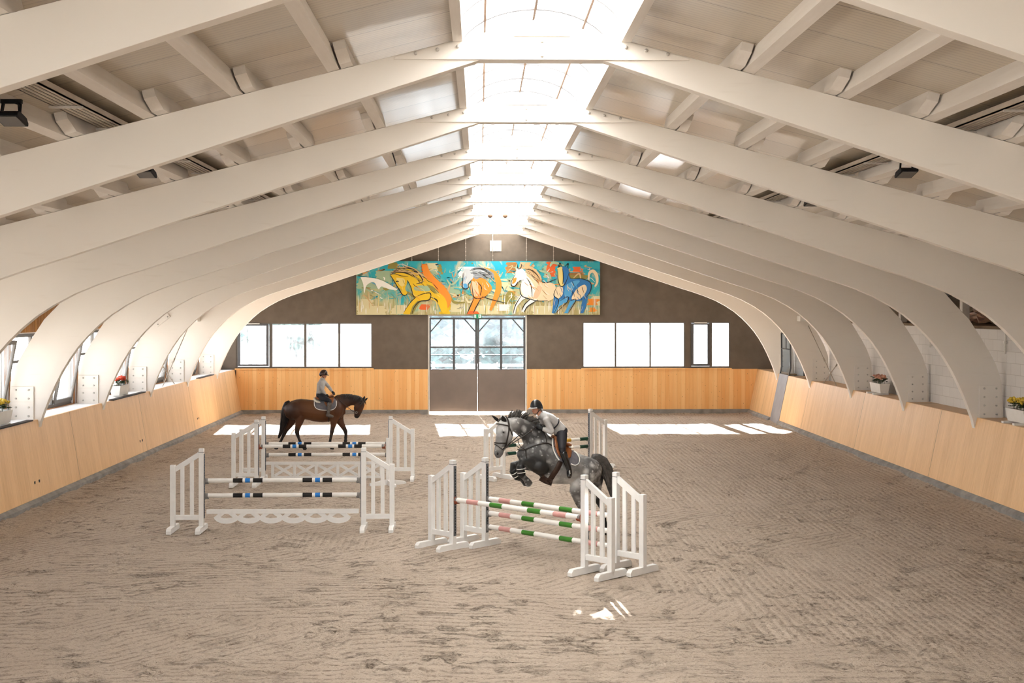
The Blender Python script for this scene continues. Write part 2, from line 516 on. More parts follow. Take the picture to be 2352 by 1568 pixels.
# floor: sand with real relief
def make_floor():
    xs = np.arange(KL_B - .25, KR_B + .3, .07)
    ys = np.concatenate([np.linspace(YF, 13.5, 24), np.arange(13.6, 30, .06), np.arange(30, YB + .02, .09)])
    gx, gy = np.meshgrid(xs, ys)
    rng = np.random.RandomState(4)

    def vnoise(sx, sy, seed):
        r = np.random.RandomState(seed)
        g = r.rand(400, 400)
        u, v = gx / sx + 100, gy / sy + 40
        i, j = np.floor(u).astype(int), np.floor(v).astype(int)
        a, b = u - i, v - j
        a, b = a * a * (3 - 2 * a), b * b * (3 - 2 * b)
        i0, j0, i1, j1 = i % 400, j % 400, (i + 1) % 400, (j + 1) % 400
        return (g[i0, j0] * (1 - a) + g[i1, j0] * a) * (1 - b) + (g[i0, j1] * (1 - a) + g[i1, j1] * a) * b
    z = (vnoise(3, 3, 1) - .5) * .03 + (vnoise(.7, .7, 2) - .5) * .018 + (vnoise(.22, .22, 3) - .5) * .022
    d = np.minimum(gx - KL_B, KR_B - gx)
    d = np.minimum(d, YB - gy)
    d = np.where((gy > YB - 1.5) & (gx > -2.3) & (gx < 2.1), 1.0, d)
    z += np.clip(.55 - d, 0, 1) ** 2 * .35 * (.4 + vnoise(.8, .8, 9))
    for _ in range(900):
        px, py = rng.uniform(KL_B, KR_B), 14 + 37 * rng.rand() ** 1.2
        m_ = (np.abs(gx[0] - px) < .25)
        n_ = (np.abs(gy[:, 0] - py) < .25)
        if not (m_.any() and n_.any()):
            continue
        ii = np.ix_(n_, m_)
        q = np.hypot(gx[ii] - px, gy[ii] - py)
        z[ii] += -.035 * np.exp(-(q / .07) ** 2) + .02 * np.exp(-((q - .15) / .06) ** 2)
    z -= .012
    ny, nx = gx.shape
    me = bpy.data.meshes.new('floor')
    v = np.stack([gx, gy, z], -1).reshape(-1, 3)
    idx = np.arange(ny * nx).reshape(ny, nx)
    q = np.stack([idx[:-1, :-1], idx[:-1, 1:], idx[1:, 1:], idx[1:, :-1]], -1).reshape(-1, 4)
    me.vertices.add(len(v))
    me.vertices.foreach_set('co', v.ravel().astype(np.float32))
    me.loops.add(q.size)
    me.loops.foreach_set('vertex_index', q.ravel().astype(np.int32))
    me.polygons.add(len(q))
    me.polygons.foreach_set('loop_start', np.arange(0, q.size, 4, dtype=np.int32))
    me.polygons.foreach_set('loop_total', np.full(len(q), 4, dtype=np.int32))
    me.polygons.foreach_set('use_smooth', np.ones(len(q), dtype=bool))
    me.update(calc_edges=True)
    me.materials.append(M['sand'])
    ob_ = bpy.data.objects.new('floor', me)
    COL.objects.link(ob_)
    struct(ob_, 'raked sandy riding floor of the hall')


make_floor()

# gable wall at the far end with its openings
W1, W2, W3 = (-9.60, -4.25, 1.83, 3.63), (4.08, 8.17, 1.82, 3.66), (8.37, 9.97, 1.82, 3.66)
DR = (-2.05, 1.87, 0.0, 3.93)
mb = MB()


def zr(x):
    return z_top(abs(x - XC)) + .2


def wallcol(x0, x1, z0):
    xs_ = [x0] + ([XC] if x0 < XC < x1 else []) + [x1]
    mb.prism([(x0, z0), (x1, z0)] + [(x_, zr(x_)) for x_ in reversed(xs_)], 'Y', YB, YB + .3)


for x0, x1 in ((XL - .6, W1[0]), (W1[1], DR[0]), (DR[1], W2[0]), (W2[1], W3[0]), (W3[1], XR + 2.2)):
    wallcol(x0, x1, 0)
for w in (W1, W2, W3):
    wallcol(w[0], w[1], w[3])
    mb.box(w[0], w[1], YB, YB + .3, 0, w[2])
wallcol(DR[0], DR[1], DR[3])
struct(mb.build('wall_back', M['gable']), 'taupe gable wall at the far end')

mb = MB()
for x0, x1 in ((KL_B - .2, DR[0]), (DR[1], KR_B + .35)):
    mb.box(x0, x1, YB - .06, YB - .005, .19, 1.785)
struct(mb.build('trim_1', M['wood_back']), 'orange larch boarding along the far wall')
mb = MB()
for x0, x1 in ((KL_B - .1, DR[0]), (DR[1], KR_B + .1)):
    mb.box(x0, x1, YB - .12, YB - .06, -.1, .19)
struct(mb.build('baseboard_back', M['plinth']), 'grey concrete plinth along the far wall')

# kickboards leaning outwards along both sides, with cap boards and concrete plinths
GATE = (46.55, 47.95)


def kick(side, y0, y1):
    if side < 0:
        return [(KL_B, .17), (KL_T, KZ), (KL_T - .06, KZ), (KL_B - .06, .17)]
    return [(KR_B, .17), (KR_T, KZ), (KR_T + .06, KZ), (KR_B + .06, .17)]


mb = MB()
mb.prism(kick(-1, 0, 0), 'Y', YF, YB - .07)
for yy_ in (28.0, 28.28, 36.6, 36.85, 44.0, 44.2):
    zc_ = .5
    xk = KL_B + (KL_T - KL_B) * (zc_ - .17) / (KZ - .17)
    mb.box(xk - .02, xk + .004, yy_ - .035, yy_ + .035, zc_ - .035, zc_ + .035, 1)
struct(mb.build('trim_2', [M['wood_side'], M['hole']]), 'pale plywood kickboard along the left side')
mb = MB()
mb.prism(kick(1, 0, 0), 'Y', YF, GATE[0])
mb.prism(kick(1, 0, 0), 'Y', GATE[1], YB - .07)
struct(mb.build('trim_3', M['wood_side']), 'pale plywood kickboard along the right side')
mb = MB()
mb.prism([(KL_B + .11, -.15), (KL_B + .10, .12), (KL_B + .02, .18), (KL_B - .1, .18), (KL_B - .1, -.15)], 'Y', YF, YB - .13)
struct(mb.build('baseboard_left', M['plinth']), 'grey concrete plinth under the left kickboard')
mb = MB()
for y0, y1 in ((YF, GATE[0]), (GATE[1], YB - .13)):
    mb.prism([(KR_B - .11, -.15), (KR_B - .10, .12), (KR_B - .02, .18), (KR_B + .1, .18), (KR_B + .1, -.15)], 'Y', y0, y1)
struct(mb.build('baseboard_right', M['plinth']), 'grey concrete plinth under the right kickboard')
mb = MB()
mb.box(XL, KL_T - .06, YF, YB - .07, KZ - .04, KZ)
struct(mb.build('trim_4', M['sillw']), 'white sill board behind the left kickboard')
mb = MB()
for y0, y1 in ((YF, GATE[0]), (GATE[1], YB - .07)):
    mb.box(KR_T + .06, XR, y0, y1, KZ - .04, KZ)
struct(mb.build('trim_5', M['wood_rail']), 'brown timber ledge behind the right kickboard')

# left side wall: glazed bays below, orange slats above
BAYS = [(ARCH_Y[k + 1] + .08, ARCH_Y[k] - .08) for k in range(9)] + [(YF + .1, ARCH_Y[9] - .08)]
BAYS = [(ARCH_Y[0] + .08, YB - .02)] + BAYS
mb = MB()
mb.box(XL - .25, XL, YF, YB, -.2, KZ - .04)
mb.box(XL - .25, XL, YF, YB, 3.63, 4.75)
for yk in ARCH_Y:
    mb.box(XL - .25, XL, yk - .22, yk + .22, KZ - .04, 3.63)
mb.box(XL - .25, XL, YF, YF + .3, KZ - .04, 3.63)
y_ = YF
while y_ < YB - .05:
    mb.box(XL, XL + .03, y_, y_ + .075, 3.66, 4.72, 1)
    y_ += .105
struct(mb.build('wall_left', [M['sillw'], M['slat']]), 'left wall with orange vertical slats above the windows')


def side_window(n, y0, y1):
    y0, y1 = y0 + .14, y1 - .14
    f = MB()
    x0, x1 = XL - .12, XL - .04
    f.box(x0, x1, y0, y1, KZ, KZ + .09)
    f.box(x0, x1, y0, y1, 3.55, 3.63)
    third = (y1 - y0) / 3
    for yy in (y0, y0 + third, y0 + 2 * third, y1):
        f.box(x0, x1, yy - .04, yy + .04, KZ + .09, 3.55)
    f.box(x0, x1, y0 + .04, y0 + 2 * third, 2.98, 3.04)
    fr = struct(f.build('window_%d' % n, M['frame']), 'side window bay with a tilted sash')
    g = MB()
    g.box(x0 + .03, x0 + .045, y0 + .04, y0 + 2 * third - .04, KZ + .09, 3.55)
    g.build('pane', M['glassside'], fr)
    # tilted sash in the far third
    s = MB()
    T = Matrix.Translation((XL - .03, 0, KZ + .1)) @ Matrix.Rotation(math.radians(11), 4, 'Y')
    ya, yb, h = y0 + 2 * third + .05, y1 - .05, 1.66
    s.box(-.03, .03, ya, yb, 0, .09, 0, T)
    s.box(-.03, .03, ya, yb, h - .08, h, 0, T)
    s.box(-.03, .03, ya, ya + .08, .09, h - .08, 0, T)
    s.box(-.03, .03, yb - .08, yb, .09, h - .08, 0, T)
    so = s.build('sash', M['frame'], fr)
    p = MB()
    p.box(-.006, .006, ya + .07, yb - .07, .08, h - .07, 0, T)
    p.build('pane', M['glassside'], so)
    j = MB()
    j.box(XL - .12, XL + .02, y1 + .03, y1 + .13, KZ, 3.63)
    j.box(XL - .12, XL + .02, y0 - .13, y0 - .03, KZ, 3.63)
    j.box(XL - .12, XL + .04, y0, y1, KZ - .005, KZ + .012)
    j.build('jamb', M['jamb'], fr)


wn_ = 1
for y0, y1 in BAYS[:8]:
    side_window(wn_, y0, y1)
    wn_ += 1
for y0, y1 in BAYS[8:]:
    f = MB()
    f.box(XL - .12, XL - .05, y0, y1, KZ, KZ + .08)
    f.box(XL - .12, XL - .05, y0, y1, 3.55, 3.63)
    fr = struct(f.build('window_%d' % wn_, M['frame']))
    g = MB()
    g.box(XL - .09, XL - .075, y0, y1, KZ + .08, 3.55)
    g.build('pane', M['glassside'], fr)
    wn_ += 1

# right side wall: white block masonry, open loft above, doorway near the far end
DY0, DY1 = 44.3, 46.9
mb = MB()
mb.box(XR, XR + .2, YF, DY0, -.2, 3.73)
mb.box(XR, XR + .2, DY1, YB, -.2, 3.73)
mb.box(XR, XR + .2, DY0, DY1, 3.0, 3.73)
struct(mb.build('wall_right', M['block']), 'right wall of white painted blocks')
mb = MB()
mb.box(XR - .02, XR + 1.95, YF, YB, 3.735, 3.80)
mb.box(XR + 1.75, XR + 1.95, YF, YB, 3.80, 4.25)
mb.box(XR + 1.5, XR + 1.7, DY0 - 3, DY1 + 3, -.2, 3.7)
struct(mb.build('wall_loft', M['loft']), 'brown boarded loft above the right wall')

# front wall behind the photographer: unseen, with an unglazed opening added for front daylight
mb = MB()
mb.box(XL - .6, XR + 2.2, YF - .3, YF, -.2, 1.0)
mb.box(XL - .6, XC - 8.5, YF - .3, YF, 1.0, 4.6)
mb.box(XC + 8.5, XR + 2.2, YF - .3, YF, 1.0, 4.6)
for x0, x1 in ((XL - .6, XC), (XC, XR + 2.2)):
    mb.prism([(x0, 3.9), (x1, 3.9), (x1, zr(x1)), (x0, zr(x0))], 'Y', YF - .3, YF)
struct(mb.build('wall_front', M['gable']))

# roof deck
mb = MB()
for s, r1 in ((-1, 11.75), (1, 13.6)):
    r0 = .98
    a, b, c, d = (XC + s * r0, z_top(r0) + .21), (XC + s * r1, z_top(r1) + .21), (XC + s * r1, z_top(r1) + .36), (XC + s * r0, z_top(r0) + .36)
    mb.prism([a, b, c, d], 'Y', YF - .3, YB + .3)
struct(mb.build('ceiling', M['roof']), 'ribbed roof boarding')
mb = MB()
for s in (-1, 1):
    x0, x1 = XC + s * .87, XC + s * .975
    mb.box(min(x0, x1), max(x0, x1), YF - .3, YB + .3, z_top(.95) - .02, 7.50)
struct(mb.build('trim_6', M['purlin']), 'white timber kerb along both sides of the skylight')


def vault(r, dz=0.0):
    return [(XC + .98 * math.sin(t) * r, 7.30 + dz + .62 * math.cos(t) ** 1.0 * r) for t in [math.radians(-78 + 156 * i / 16) for i in range(17)]]


mb = MB()
up_, lo_ = vault(1.02), vault(1.0)
SUN_GAP = (35.75, 37.0)                     # opening added in the opal sheet so the sun makes its floor spot
for y0_, y1_, skip in ((YF - .3, SUN_GAP[0], ()), (SUN_GAP[0], SUN_GAP[1], (4, 5, 6, 7)), (SUN_GAP[1], YB + .3, ())):
    for i in range(16):
        if i not in skip:
            mb.add([(up_[i][0], y0_, up_[i][1]), (up_[i + 1][0], y0_, up_[i + 1][1]), (up_[i + 1][0], y1_, up_[i + 1][1]), (up_[i][0], y1_, up_[i][1])], [(0, 1, 2, 3)], 0, True)
sky = struct(mb.build('window_%d' % wn_, M['opal']), 'opal barrel skylight along the ridge')
wn_ += 1
mb = MB()
for i in (4, 8, 12):
    p = lo_[i]
    mb.box(p[0] - .014, p[0] + .014, YF, YB, p[1] - .05, p[1] - .01)
mb.build('glazing_bar', M['skybar'], sky)
mb = MB()
y_ = YF + .3
while y_ < YB:
    mb.tube([(p[0], y_, p[1] - .026) for p in lo_], .02, 6)
    y_ += 1.207
mb.build('glazing_rib', M['skyrib'], sky)

# ------------------------------------------------------------------ glulam arches
INNER = [(.68, 6.935), (3.2, 6.11), (5.4, 5.385), (6.7, 4.955), (7.2, 4.80), (7.65, 4.645), (8.05, 4.48), (8.42, 4.28), (8.75, 4.065), (9.03, 3.83), (9.27, 3.59), (9.48, 3.345),
         (9.66, 3.09), (9.82, 2.82), (9.96, 2.54), (10.09, 2.25), (10.2, 1.97), (10.29, 1.72), (10.36, 1.4), (10.4, .9), (10.4, -.05)]
OUTER = [(10.98, -.05), (10.97, 1.9), (10.93, 2.6), (10.81, 2.95), (10.67, 3.22), (10.44, 3.6), (10.2, 3.97), (9.9, 4.28), (9.64, 4.57), (9.43, 4.80), (8.8, z_top(8.8)), (0, z_top(0))]
PROF = INNER + OUTER
TH = .085


def make_arch():
    root = empty('timber_arch')
    for s in (-1, 1):
        b = MB()
        b.prism([(s * r, z) for r, z in [(0, 6.935)] + PROF], 'Y', -TH, TH)
        b.build('arch_beam', M['arch'], root, .006)
    b = MB()
    for y0, y1 in ((-TH - .035, -TH), (TH, TH + .035)):
        b.prism([(-1.62, 6.937), (1.62, 6.937), (1.60, z_top(1.6) - .02), (.0, z_top(0) - .01), (-1.60, z_top(1.6) - .02)], 'Y', y0, y1)
    g = b.build('ridge_plate', M['arch'], root, .004)
    for x, z in [(s * x, z) for s in (-1, 1) for x, z in ((.92, 7.075), (1.14, 7.04), (1.38, 7.0))] + [(0, 6.98), (0, 7.14)]:
        b = MB()
        b.tube([(x, -TH - .06, z), (x, -TH - .02, z)], .02, 8)
        b.build('bolt', M['boltm'], g)
    b = MB()
    b.box(-.31, .31, -TH - .065, -TH - .035, 7.19, 7.21)
    b.build('batten', M['purlin'], g)
    for s in (-1, 1):
        b = MB()
        b.box(min(s * 10.42, s * 10.92), max(s * 10.42, s * 10.92), -TH - .03, -TH, KZ - .02, 2.50)
        p = b.build('foot_plate', M['arch'], root, .004)
        for x in (10.53, 10.80):
            for z in (1.86, 2.05, 2.24, 2.43):
                b = MB()
                b.tube([(s * x, -TH - .045, z), (s * x, -TH - .02, z)], .022, 8)
                b.build('bolt', M['boltm'], p)
    return root


arch0 = make_arch()
for k, y in enumerate(ARCH_Y):
    a = arch0 if k == 0 else copy_tree(arch0)
    a.location = (XC, y, 0)
    if k == 0:
        lab = 'white curved timber arch directly in front of the far gable wall'
    elif k == 9:
        lab = 'white curved timber arch closest to the viewer'
    elif k == 8:
        lab = 'white timber arch cut off by the upper corners, second closest to the viewer'
    else:
        lab = 'white curved timber arch, the %s counted forward from the far gable wall' % ORD[k]
    tag(a, lab, 'arch', 'timber arches of the riding hall')

# small bolted plate on the left haunch of the third arch from the gable
ar = [o for o in COL.objects if o.name.startswith('timber_arch') and abs(o.location.y - ARCH_Y[2]) < .01][0]
pc = on_y(370, 731, ARCH_Y[2] - TH - .02) - ar.location
Rm = Matrix.Translation(pc) @ Matrix.Rotation(math.radians(-38), 4, 'Y')
b = MB()
b.box(-.24, .24, -.012, .012, -.13, .13, 0, Rm)
pl = b.build('side_plate', M['arch'], ar)
for xx in (-.18, .18):
    for zz in (-.08, .08):
        b = MB()
        q = Rm @ Vector((xx, -.012, zz))
        b.tube([q, q + Vector((0, -.02, 0))], .018, 8)
        b.build('bolt', M['boltm'], pl)

# purlins: one per bay and row, lapped beside each other over the arches
PR = [2.2, 3.25, 4.2, 5.12, 6.0, 6.9, 7.8, 8.7]
SLOPE = math.atan(.26)


def purlin_mesh(L):
    b = MB()
    w, h = .13, .20
    a, e = -.55, L + .30
    b.prism([(a, h), (a, h * .55), (a + .22, 0), (e - .22, 0), (e, h * .55), (e, h)], 'X', -w / 2, w / 2)
    me = b.mesh('roof_purlin')
    me.materials.append(M['purlin'])
    return me


pm = purlin_mesh(4.83)
pm0 = purlin_mesh(3.3)
for k in range(10):
    rows = PR if k >= 5 else PR[:6] if k >= 3 else PR[:4] if k >= 1 else PR[:3]
    near = ARCH_Y[k]
    for s in (-1, 1):
        for i, r in enumerate(rows):
            po = bpy.data.objects.new('roof_purlin', pm if k else pm0)
            COL.objects.link(po)
            rr = r + (-.075 if k % 2 else .075)
            po.location = (XC + s * rr, near + .0, z_top(rr) + .004)
            po.rotation_euler = (0, s * SLOPE, 0)
            side = 'left' if s < 0 else 'right'
            tag(po, 'white purlin in %s row %s of the skylight, %s bay from the gable wall' % (ORD[i], side, ORD[k]), 'purlin', 'roof purlins between the arches')

# perforated cable trays under the fourth purlin row, one per side
for s in (-1, 1):
    side = 'left' if s < 0 else 'right'
    t = empty('cable_tray', (XC + s * 4.80, 9, z_top(4.80) + .06))
    tag(t, 'long perforated cable tray running under the %s roof slope' % side, 'cable tray', 'cable trays under the roof')
    b = MB()
    b.box(-.15, .15, 0, 39, .03, .045)
    b.box(-.15, -.135, 0, 39, .03, .10)
    b.box(.135, .15, 0, 39, .03, .10)
    for xx in (-.09, -.03, .03, .09):
        b.box(xx - .012, xx + .012, 0, 39, .022, .03, 1)
    b.build('tray', [M['traym'], plain('tray_slots', (.33, .28, .22), .6)], t)
    for y_ in np.arange(.9, 30, 1.61):
        b = MB()
        b.box(-.17, .17, y_ - .018, y_ + .018, .0, .022)
        b.build('hanger', M['boltm'], t)

# floodlights under the trays
fl = empty('floodlight')
b = MB()
b.prism([(-.17, .0), (.17, .0), (.17, .035), (.11, .075), (-.11, .075), (-.17, .035)], 'X', -.13, .13)
hd = b.build('lamp_head', M['lampblack'], fl, .006)
hd.rotation_euler = (math.radians(-12), 0, 0)
b = MB()
b.box(-.11, .11, -.15, .15, -.006, .0)
b.build('lamp_glass', M['lampglass'], hd)
b = MB()
for xx in (-.10, .10):
    b.beam((xx, .0, .06), (xx * .8, .02, .21), .045, .02, (1, 0, 0))
b.box(-.11, .11, -.0, .05, .19, .235)
b.build('bracket', M['lampblack'], fl)
b = MB()
b.tube([(.04, -.02, .06), (.12, -.05, .10), (.12, -.03, .17), (.03, .02, .2)], .012, 6)
b.build('power_cable', M['lampblack'], fl)
first = True
for k, (yy, sides) in enumerate([(12.0, (-1, 1)), (16.8, (-1, 1)), (21.6, (-1, 1)), (26.4, (-1, 1)), (31.2, (-1, 1)), (45.8, (-1, 1))]):
    for s in sides:
        f_ = fl if first else copy_tree(fl)
        first = False
        r = 4.95 if s < 0 else 4.85
        f_.scale = (.86, .86, .86)
        f_.location = (XC + s * r, yy, z_top(r) - .19)
        side = 'left' if s < 0 else 'right'
        nm = 'far gable wall' if yy > 40 else ''
        lab = ('black floodlight under the %s roof slope, the %s' % (side, ('one nearest the far gable wall' if yy > 40 else '%s counted from the viewer' % ORD[k])))
        tag(f_, lab, 'floodlight', 'floodlights under the roof')

# ------------------------------------------------------------------ gable windows and doors
def gable_window(n, w, mull, sashes, label):
    x0, x1, z0, z1 = w
    f = MB()
    ya, yb = YB + .02, YB + .12
    f.box(x0, x1, ya, yb, z0, z0 + .075)
    f.box(x0, x1, ya, yb, z1 - .05, z1)
    f.box(x0, x0 + .05, ya, yb, z0 + .075, z1 - .05)
    f.box(x1 - .05, x1, ya, yb, z0 + .075, z1 - .05)
    for x_, w_ in mull:
        f.box(x_ - w_ / 2, x_ + w_ / 2, ya, yb, z0 + .075, z1 - .05)
    fr = struct(f.build('window_%d' % n, M['frame']), label)
    g = MB()
    g.box(x0 + .04, x1 - .04, YB + .07, YB + .08, z0 + .06, z1 - .04)
    g.build('pane', M['glass' if x1 < 0 else 'glass2'], fr)
    for a, b_ in sashes:
        s = MB()
        s.box(a, b_, YB - .02, YB + .06, z0 + .08, z0 + .17)
        s.box(a, b_, YB - .02, YB + .06, z1 - .12, z1 - .055)
        s.box(a, a + .09, YB - .02, YB + .06, z0 + .17, z1 - .12)
        s.box(b_ - .09, b_, YB - .02, YB + .06, z0 + .17, z1 - .12)
        s.build('sash', M['steel'], fr)
        k = MB()
        k.box((a + b_) / 2 - .25, (a + b_) / 2 + .25, YB - .045, YB - .02, z1 - .06, z1 - .02)
        k.build('opener', M['padwhite'], fr)
    return fr


xs_of = lambda px: on_y(px, 800, YB).x
gable_window(wn_, W1, [(xs_of(622), .12), (xs_of(701), .085), (xs_of(779), .085)], [(W1[0] + .06, xs_of(617))], 'long dusty four-light window left of the door')
gable_window(wn_ + 1, W2, [(xs_of(1414), .07), (xs_of(1493.5), .07)], [], 'long dusty three-light window right of the door')
gable_window(wn_ + 2, W3, [(xs_of(1633), .1)], [(W3[0] + .05, xs_of(1630))], 'small dusty window beside the right arch foot')
mb = MB()
mb.box(W1[0] - .05, W1[1] + .05, YB - .10, YB + .02, W1[2] - .06, W1[2])
mb.box(W2[0] - .05, W3[1] + .05, YB - .10, YB + .02, W2[2] - .05, W2[2])
struct(mb.build('trim_7', M['wood_back']), 'timber sills under the far windows')

dx0, dx1, dz1 = DR[0] + .05, DR[1] - .05, DR[3]
xm = (dx0 + dx1) / 2
f = MB()
f.box(DR[0], DR[0] + .05, YB - .03, YB + .15, 0, dz1)
f.box(DR[1] - .05, DR[1], YB - .03, YB + .15, 0, dz1)
f.box(DR[0], DR[1], YB - .02, YB + .15, dz1 - .04, dz1)
door = struct(f.build('door_1', M['boltm']), 'grey double hall door with glazed upper half')
for a, b_ in ((dx0 + .004, xm - .004), (xm + .004, dx1 - .004)):
    p = MB()
    p.box(a, b_, YB + .0, YB + .06, .11, 1.76)
    leaf = p.build('door_leaf', M['doorpanel'], door)
    q = MB()
    mid_ = (a + b_) / 2 + (.02 if a < -1 else -.02)
    for x0_, x1_ in ((a, a + .06), (b_ - .09, b_), (mid_ - .045, mid_ + .045)):
        q.box(x0_, x1_, YB, YB + .06, 1.76, 3.80)
    for z0_, z1_ in ((3.76, 3.83), (2.63, 2.70), (2.335, 2.365), (1.755, 1.79)):
        q.box(a, b_, YB + .002, YB + .058, z0_, z1_)
    q.beam((a + .03, YB + .03, 3.25), (a + .5, YB + .03, 3.79), .045, .05, (0, 1, 0))
    q.beam((b_ - .06, YB + .03, 3.25), (b_ - .53, YB + .03, 3.79), .045, .05, (0, 1, 0))
    q.build('door_frame', M['steel'], leaf)
    g = MB()
    g.box(a + .03, b_ - .05, YB + .03, YB + .036, 1.78, 3.9)
    g.build('pane', M['glassdoor'], leaf)
# second doorway in the right wall and the grey gate in the kickboard
f = MB()
f.box(XR - .02, XR + .1, DY0, DY0 + .07, 0, 3.0)
f.box(XR - .02, XR + .1, DY1 - .07, DY1, 0, 3.0)
f.box(XR - .02, XR + .1, DY0, DY1, 2.93, 3.0)
d2 = struct(f.build('door_2', M['frame']), 'dark doorway in the right wall beside the gate')
f = MB()
f.box(XR - .01, XR + .05, DY0 + 1.75, DY1 - .07, .02, 2.93)
f.build('door_leaf', M['lampblack'], d2)
f = MB()
f.box(XR + .02, XR + .07, DY0 + .07, DY0 + .13, 0, 2.93)
f.box(XR + .02, XR + .07, DY0 + .9, DY0 + .96, 0, 2.93)
f.box(XR + .02, XR + .07, DY0 + .07, DY0 + 1.75, 2.25, 2.31)
f.build('glazing_frame', M['frame'], d2)

gx_ = lambda z: KR_B + (KR_T - KR_B) * (z - .17) / (KZ - .17)
gt = empty('ring_gate', (KR_B, GATE[0], 0))
tag(gt, 'grey metal gate with barred glazed top set into the right kickboard', 'gate')
b = MB()
b.prism([(gx_(.02) - KR_B - .01, .02), (gx_(KZ) - KR_B - .01, KZ + .02), (gx_(KZ) - KR_B + .05, KZ + .02), (gx_(.02) - KR_B + .05, .02)], 'Y', .02, GATE[1] - GATE[0] - .02)
b.build('gate_panel', M['gatem'], gt)
b = MB()
xg = gx_(KZ) - KR_B + .02
gw = GATE[1] - GATE[0] - .04
for y0_ in (.0, gw):
    b.tube([(xg, y0_ + .02, KZ), (xg + .06, y0_ + .02, KZ + .28), (xg + .05, y0_ + .02, 3.28)], .03, 8)
b.tube([(xg + .05, .02, 3.28), (xg + .05, gw + .02, 3.28)], .03, 8)
b.tube([(xg + .055, .02, 2.72), (xg + .055, gw + .02, 2.72)], .025, 8)
b.tube([(xg + .055, gw * .5, 2.72), (xg + .05, gw * .5, 3.28)], .02, 8)
b.build('gate_frame', M['steel'], gt)
b = MB()
b.box(xg + .05, xg + .058, .04, gw, KZ + .1, 3.26)
b.build('pane', M['glassdoor'], gt)

# things up in the loft on the right
for k, (yy, lab) in enumerate([(27.3, 'loft opening nearest the viewer'), (32.0, 'loft opening in the middle'), (36.8, 'farthest loft opening')]):
    b = MB()
    pts = []
    for i in range(9):
        for j in range(7):
            pts.append((XR + 1.25 + .05 * math.sin(i * 1.7 + j * 2.3 + k) + j * .04, yy - .2 + i * .35, 3.84 + j * .065 + .03 * math.sin(i * 2.1 + k)))
    fs = [(i * 7 + j, i * 7 + j + 1, (i + 1) * 7 + j + 1, (i + 1) * 7 + j) for i in range(8) for j in range(6)]
    b.add(pts, fs, 0, False)
    o_ = b.build('insulation_sheet', M['foil'])
    sm_ = o_.modifiers.new('thick', 'SOLIDIFY')
    sm_.thickness = .02
    tag(o_, 'crumpled brown foil insulation in the %s above the right wall' % lab, 'insulation', 'insulation sheets in the loft')
    b = MB()
    b.box(-.09, .09, -.09, .09, 0.0, .70)
    o_ = b.build('loft_post', M['purlin'])
    o_.location = (XR + .45, yy + .45, 3.803)
    tag(o_, 'white timber post standing in the %s' % lab, 'post', 'posts standing in the loft')
    b = MB()
    c = [Vector((0, .9 * 0 + .28 * math.sin(t), .32 - .28 * math.cos(t))) for t in [i * PI / 2 / 8 for i in range(9)]]
    b.tube([(0, 0, -.258)] + [(0, -.28 + .28 * math.cos(t), .25 + .28 * math.sin(t)) for t in [i * PI / 2 / 8 for i in range(9)]] + [(0, -.5, .53)], .075, 12)
    o_ = b.build('duct_elbow', M['ductm'])
    o_.location = (XR + .22, yy + 1.2, 4.06)
    tag(o_, 'dark grey bent duct pipe on the wall top in the %s' % lab, 'duct', 'bent ducts on the wall top')
    b = MB()
    b.tube([(0, 0, -.35), (0, 0, .75)], .022, 8)
    b.box(-.03, .03, -.035, .035, -.12, -.07)
    o_ = b.build('down_pipe', M['planter'])
    o_.location = (XR - .045, ARCH_Y[4 - k] - .16, 3.55)
    tag(o_, 'thin white pipe running down from the %s' % lab, 'pipe', 'pipes down from the loft')

# ------------------------------------------------------------------ painting, chains, sign, vent panel
PX0, PX1, PZ0, PZ1 = -4.87, 4.76, 3.94, 6.06
def flat(c, rough=.6):
    m = N('paint')
    return m.done(m.bsdf(tuple(c), rough, 0, None, .3))


# painted canvas: ground of turquoise, beige and ochre, then layers of brush shapes
m = N('canvas_ground')
o = m.sep(m.obj())
pos = m.comb(o[0], 0.0, o[2])
n1 = m.noise(pos, .9, 4, .6, .8)
n2 = m.noise(m.map(pos, (1.3, 1, .7), (7, 0, 3)), 1.3, 4, .6, 1.0)
n3 = m.noise(m.map(pos, (9, 1, .8)), 1.2, 4, .6)
zf = m.rng(o[2], 0, 2.1, -.22, .22)
col = m.ramp(m.math('ADD', n1, zf), [(.30, (.42, .35, .15)), (.42, (.46, .46, .24)), (.50, (.20, .42, .32)), (.58, (.03, .40, .46)), (.8, (.015, .34, .46))])
col = m.mix(m.rng(n2, .55, .66, 0, .8), col, (.55, .50, .30, 1))
col = m.mix(m.rng(n2, .36, .30, 0, .7), col, (.62, .60, .48, 1))
drip = m.math('MULTIPLY', m.rng(n3, .52, .62), m.rng(o[2], .9, .3))
col = m.mix(m.math('MULTIPLY', drip, .65), col, (.70, .66, .48, 1))
M['canvas'] = m.done(m.bsdf(col, .6, 0, None, .3))

PAL = dict(yel=(.75, .48, .02), yel2=(.78, .62, .22), or_=(.80, .26, .03), red=(.72, .13, .03), blk=(.02, .018, .015), wht=(.82, .80, .74), cream=(.78, .62, .40), tan=(.60, .40, .20), grey=(.24, .26, .28), lgrey=(.52, .55, .56),
           blue=(.03, .17, .42), lblue=(.08, .33, .60), teal=(.04, .40, .47), sage=(.34, .46, .30), olive=(.28, .24, .06), pale=(.66, .60, .36), brown=(.33, .16, .05), peach=(.78, .48, .30))
PK = list(PAL)
pmats = [M['canvas'], M['frame']] + [flat(PAL[k]) for k in PK]
mb = MB()
W_, H_ = PX1 - PX0, PZ1 - PZ0
mb.box(0, W_, 0, .06, 0, H_, 0)
layer = [0]


def pu(u, v):
    return ((u - 72) / (2262 - 72) * W_, (566 - v) / (566 - 80) * H_)


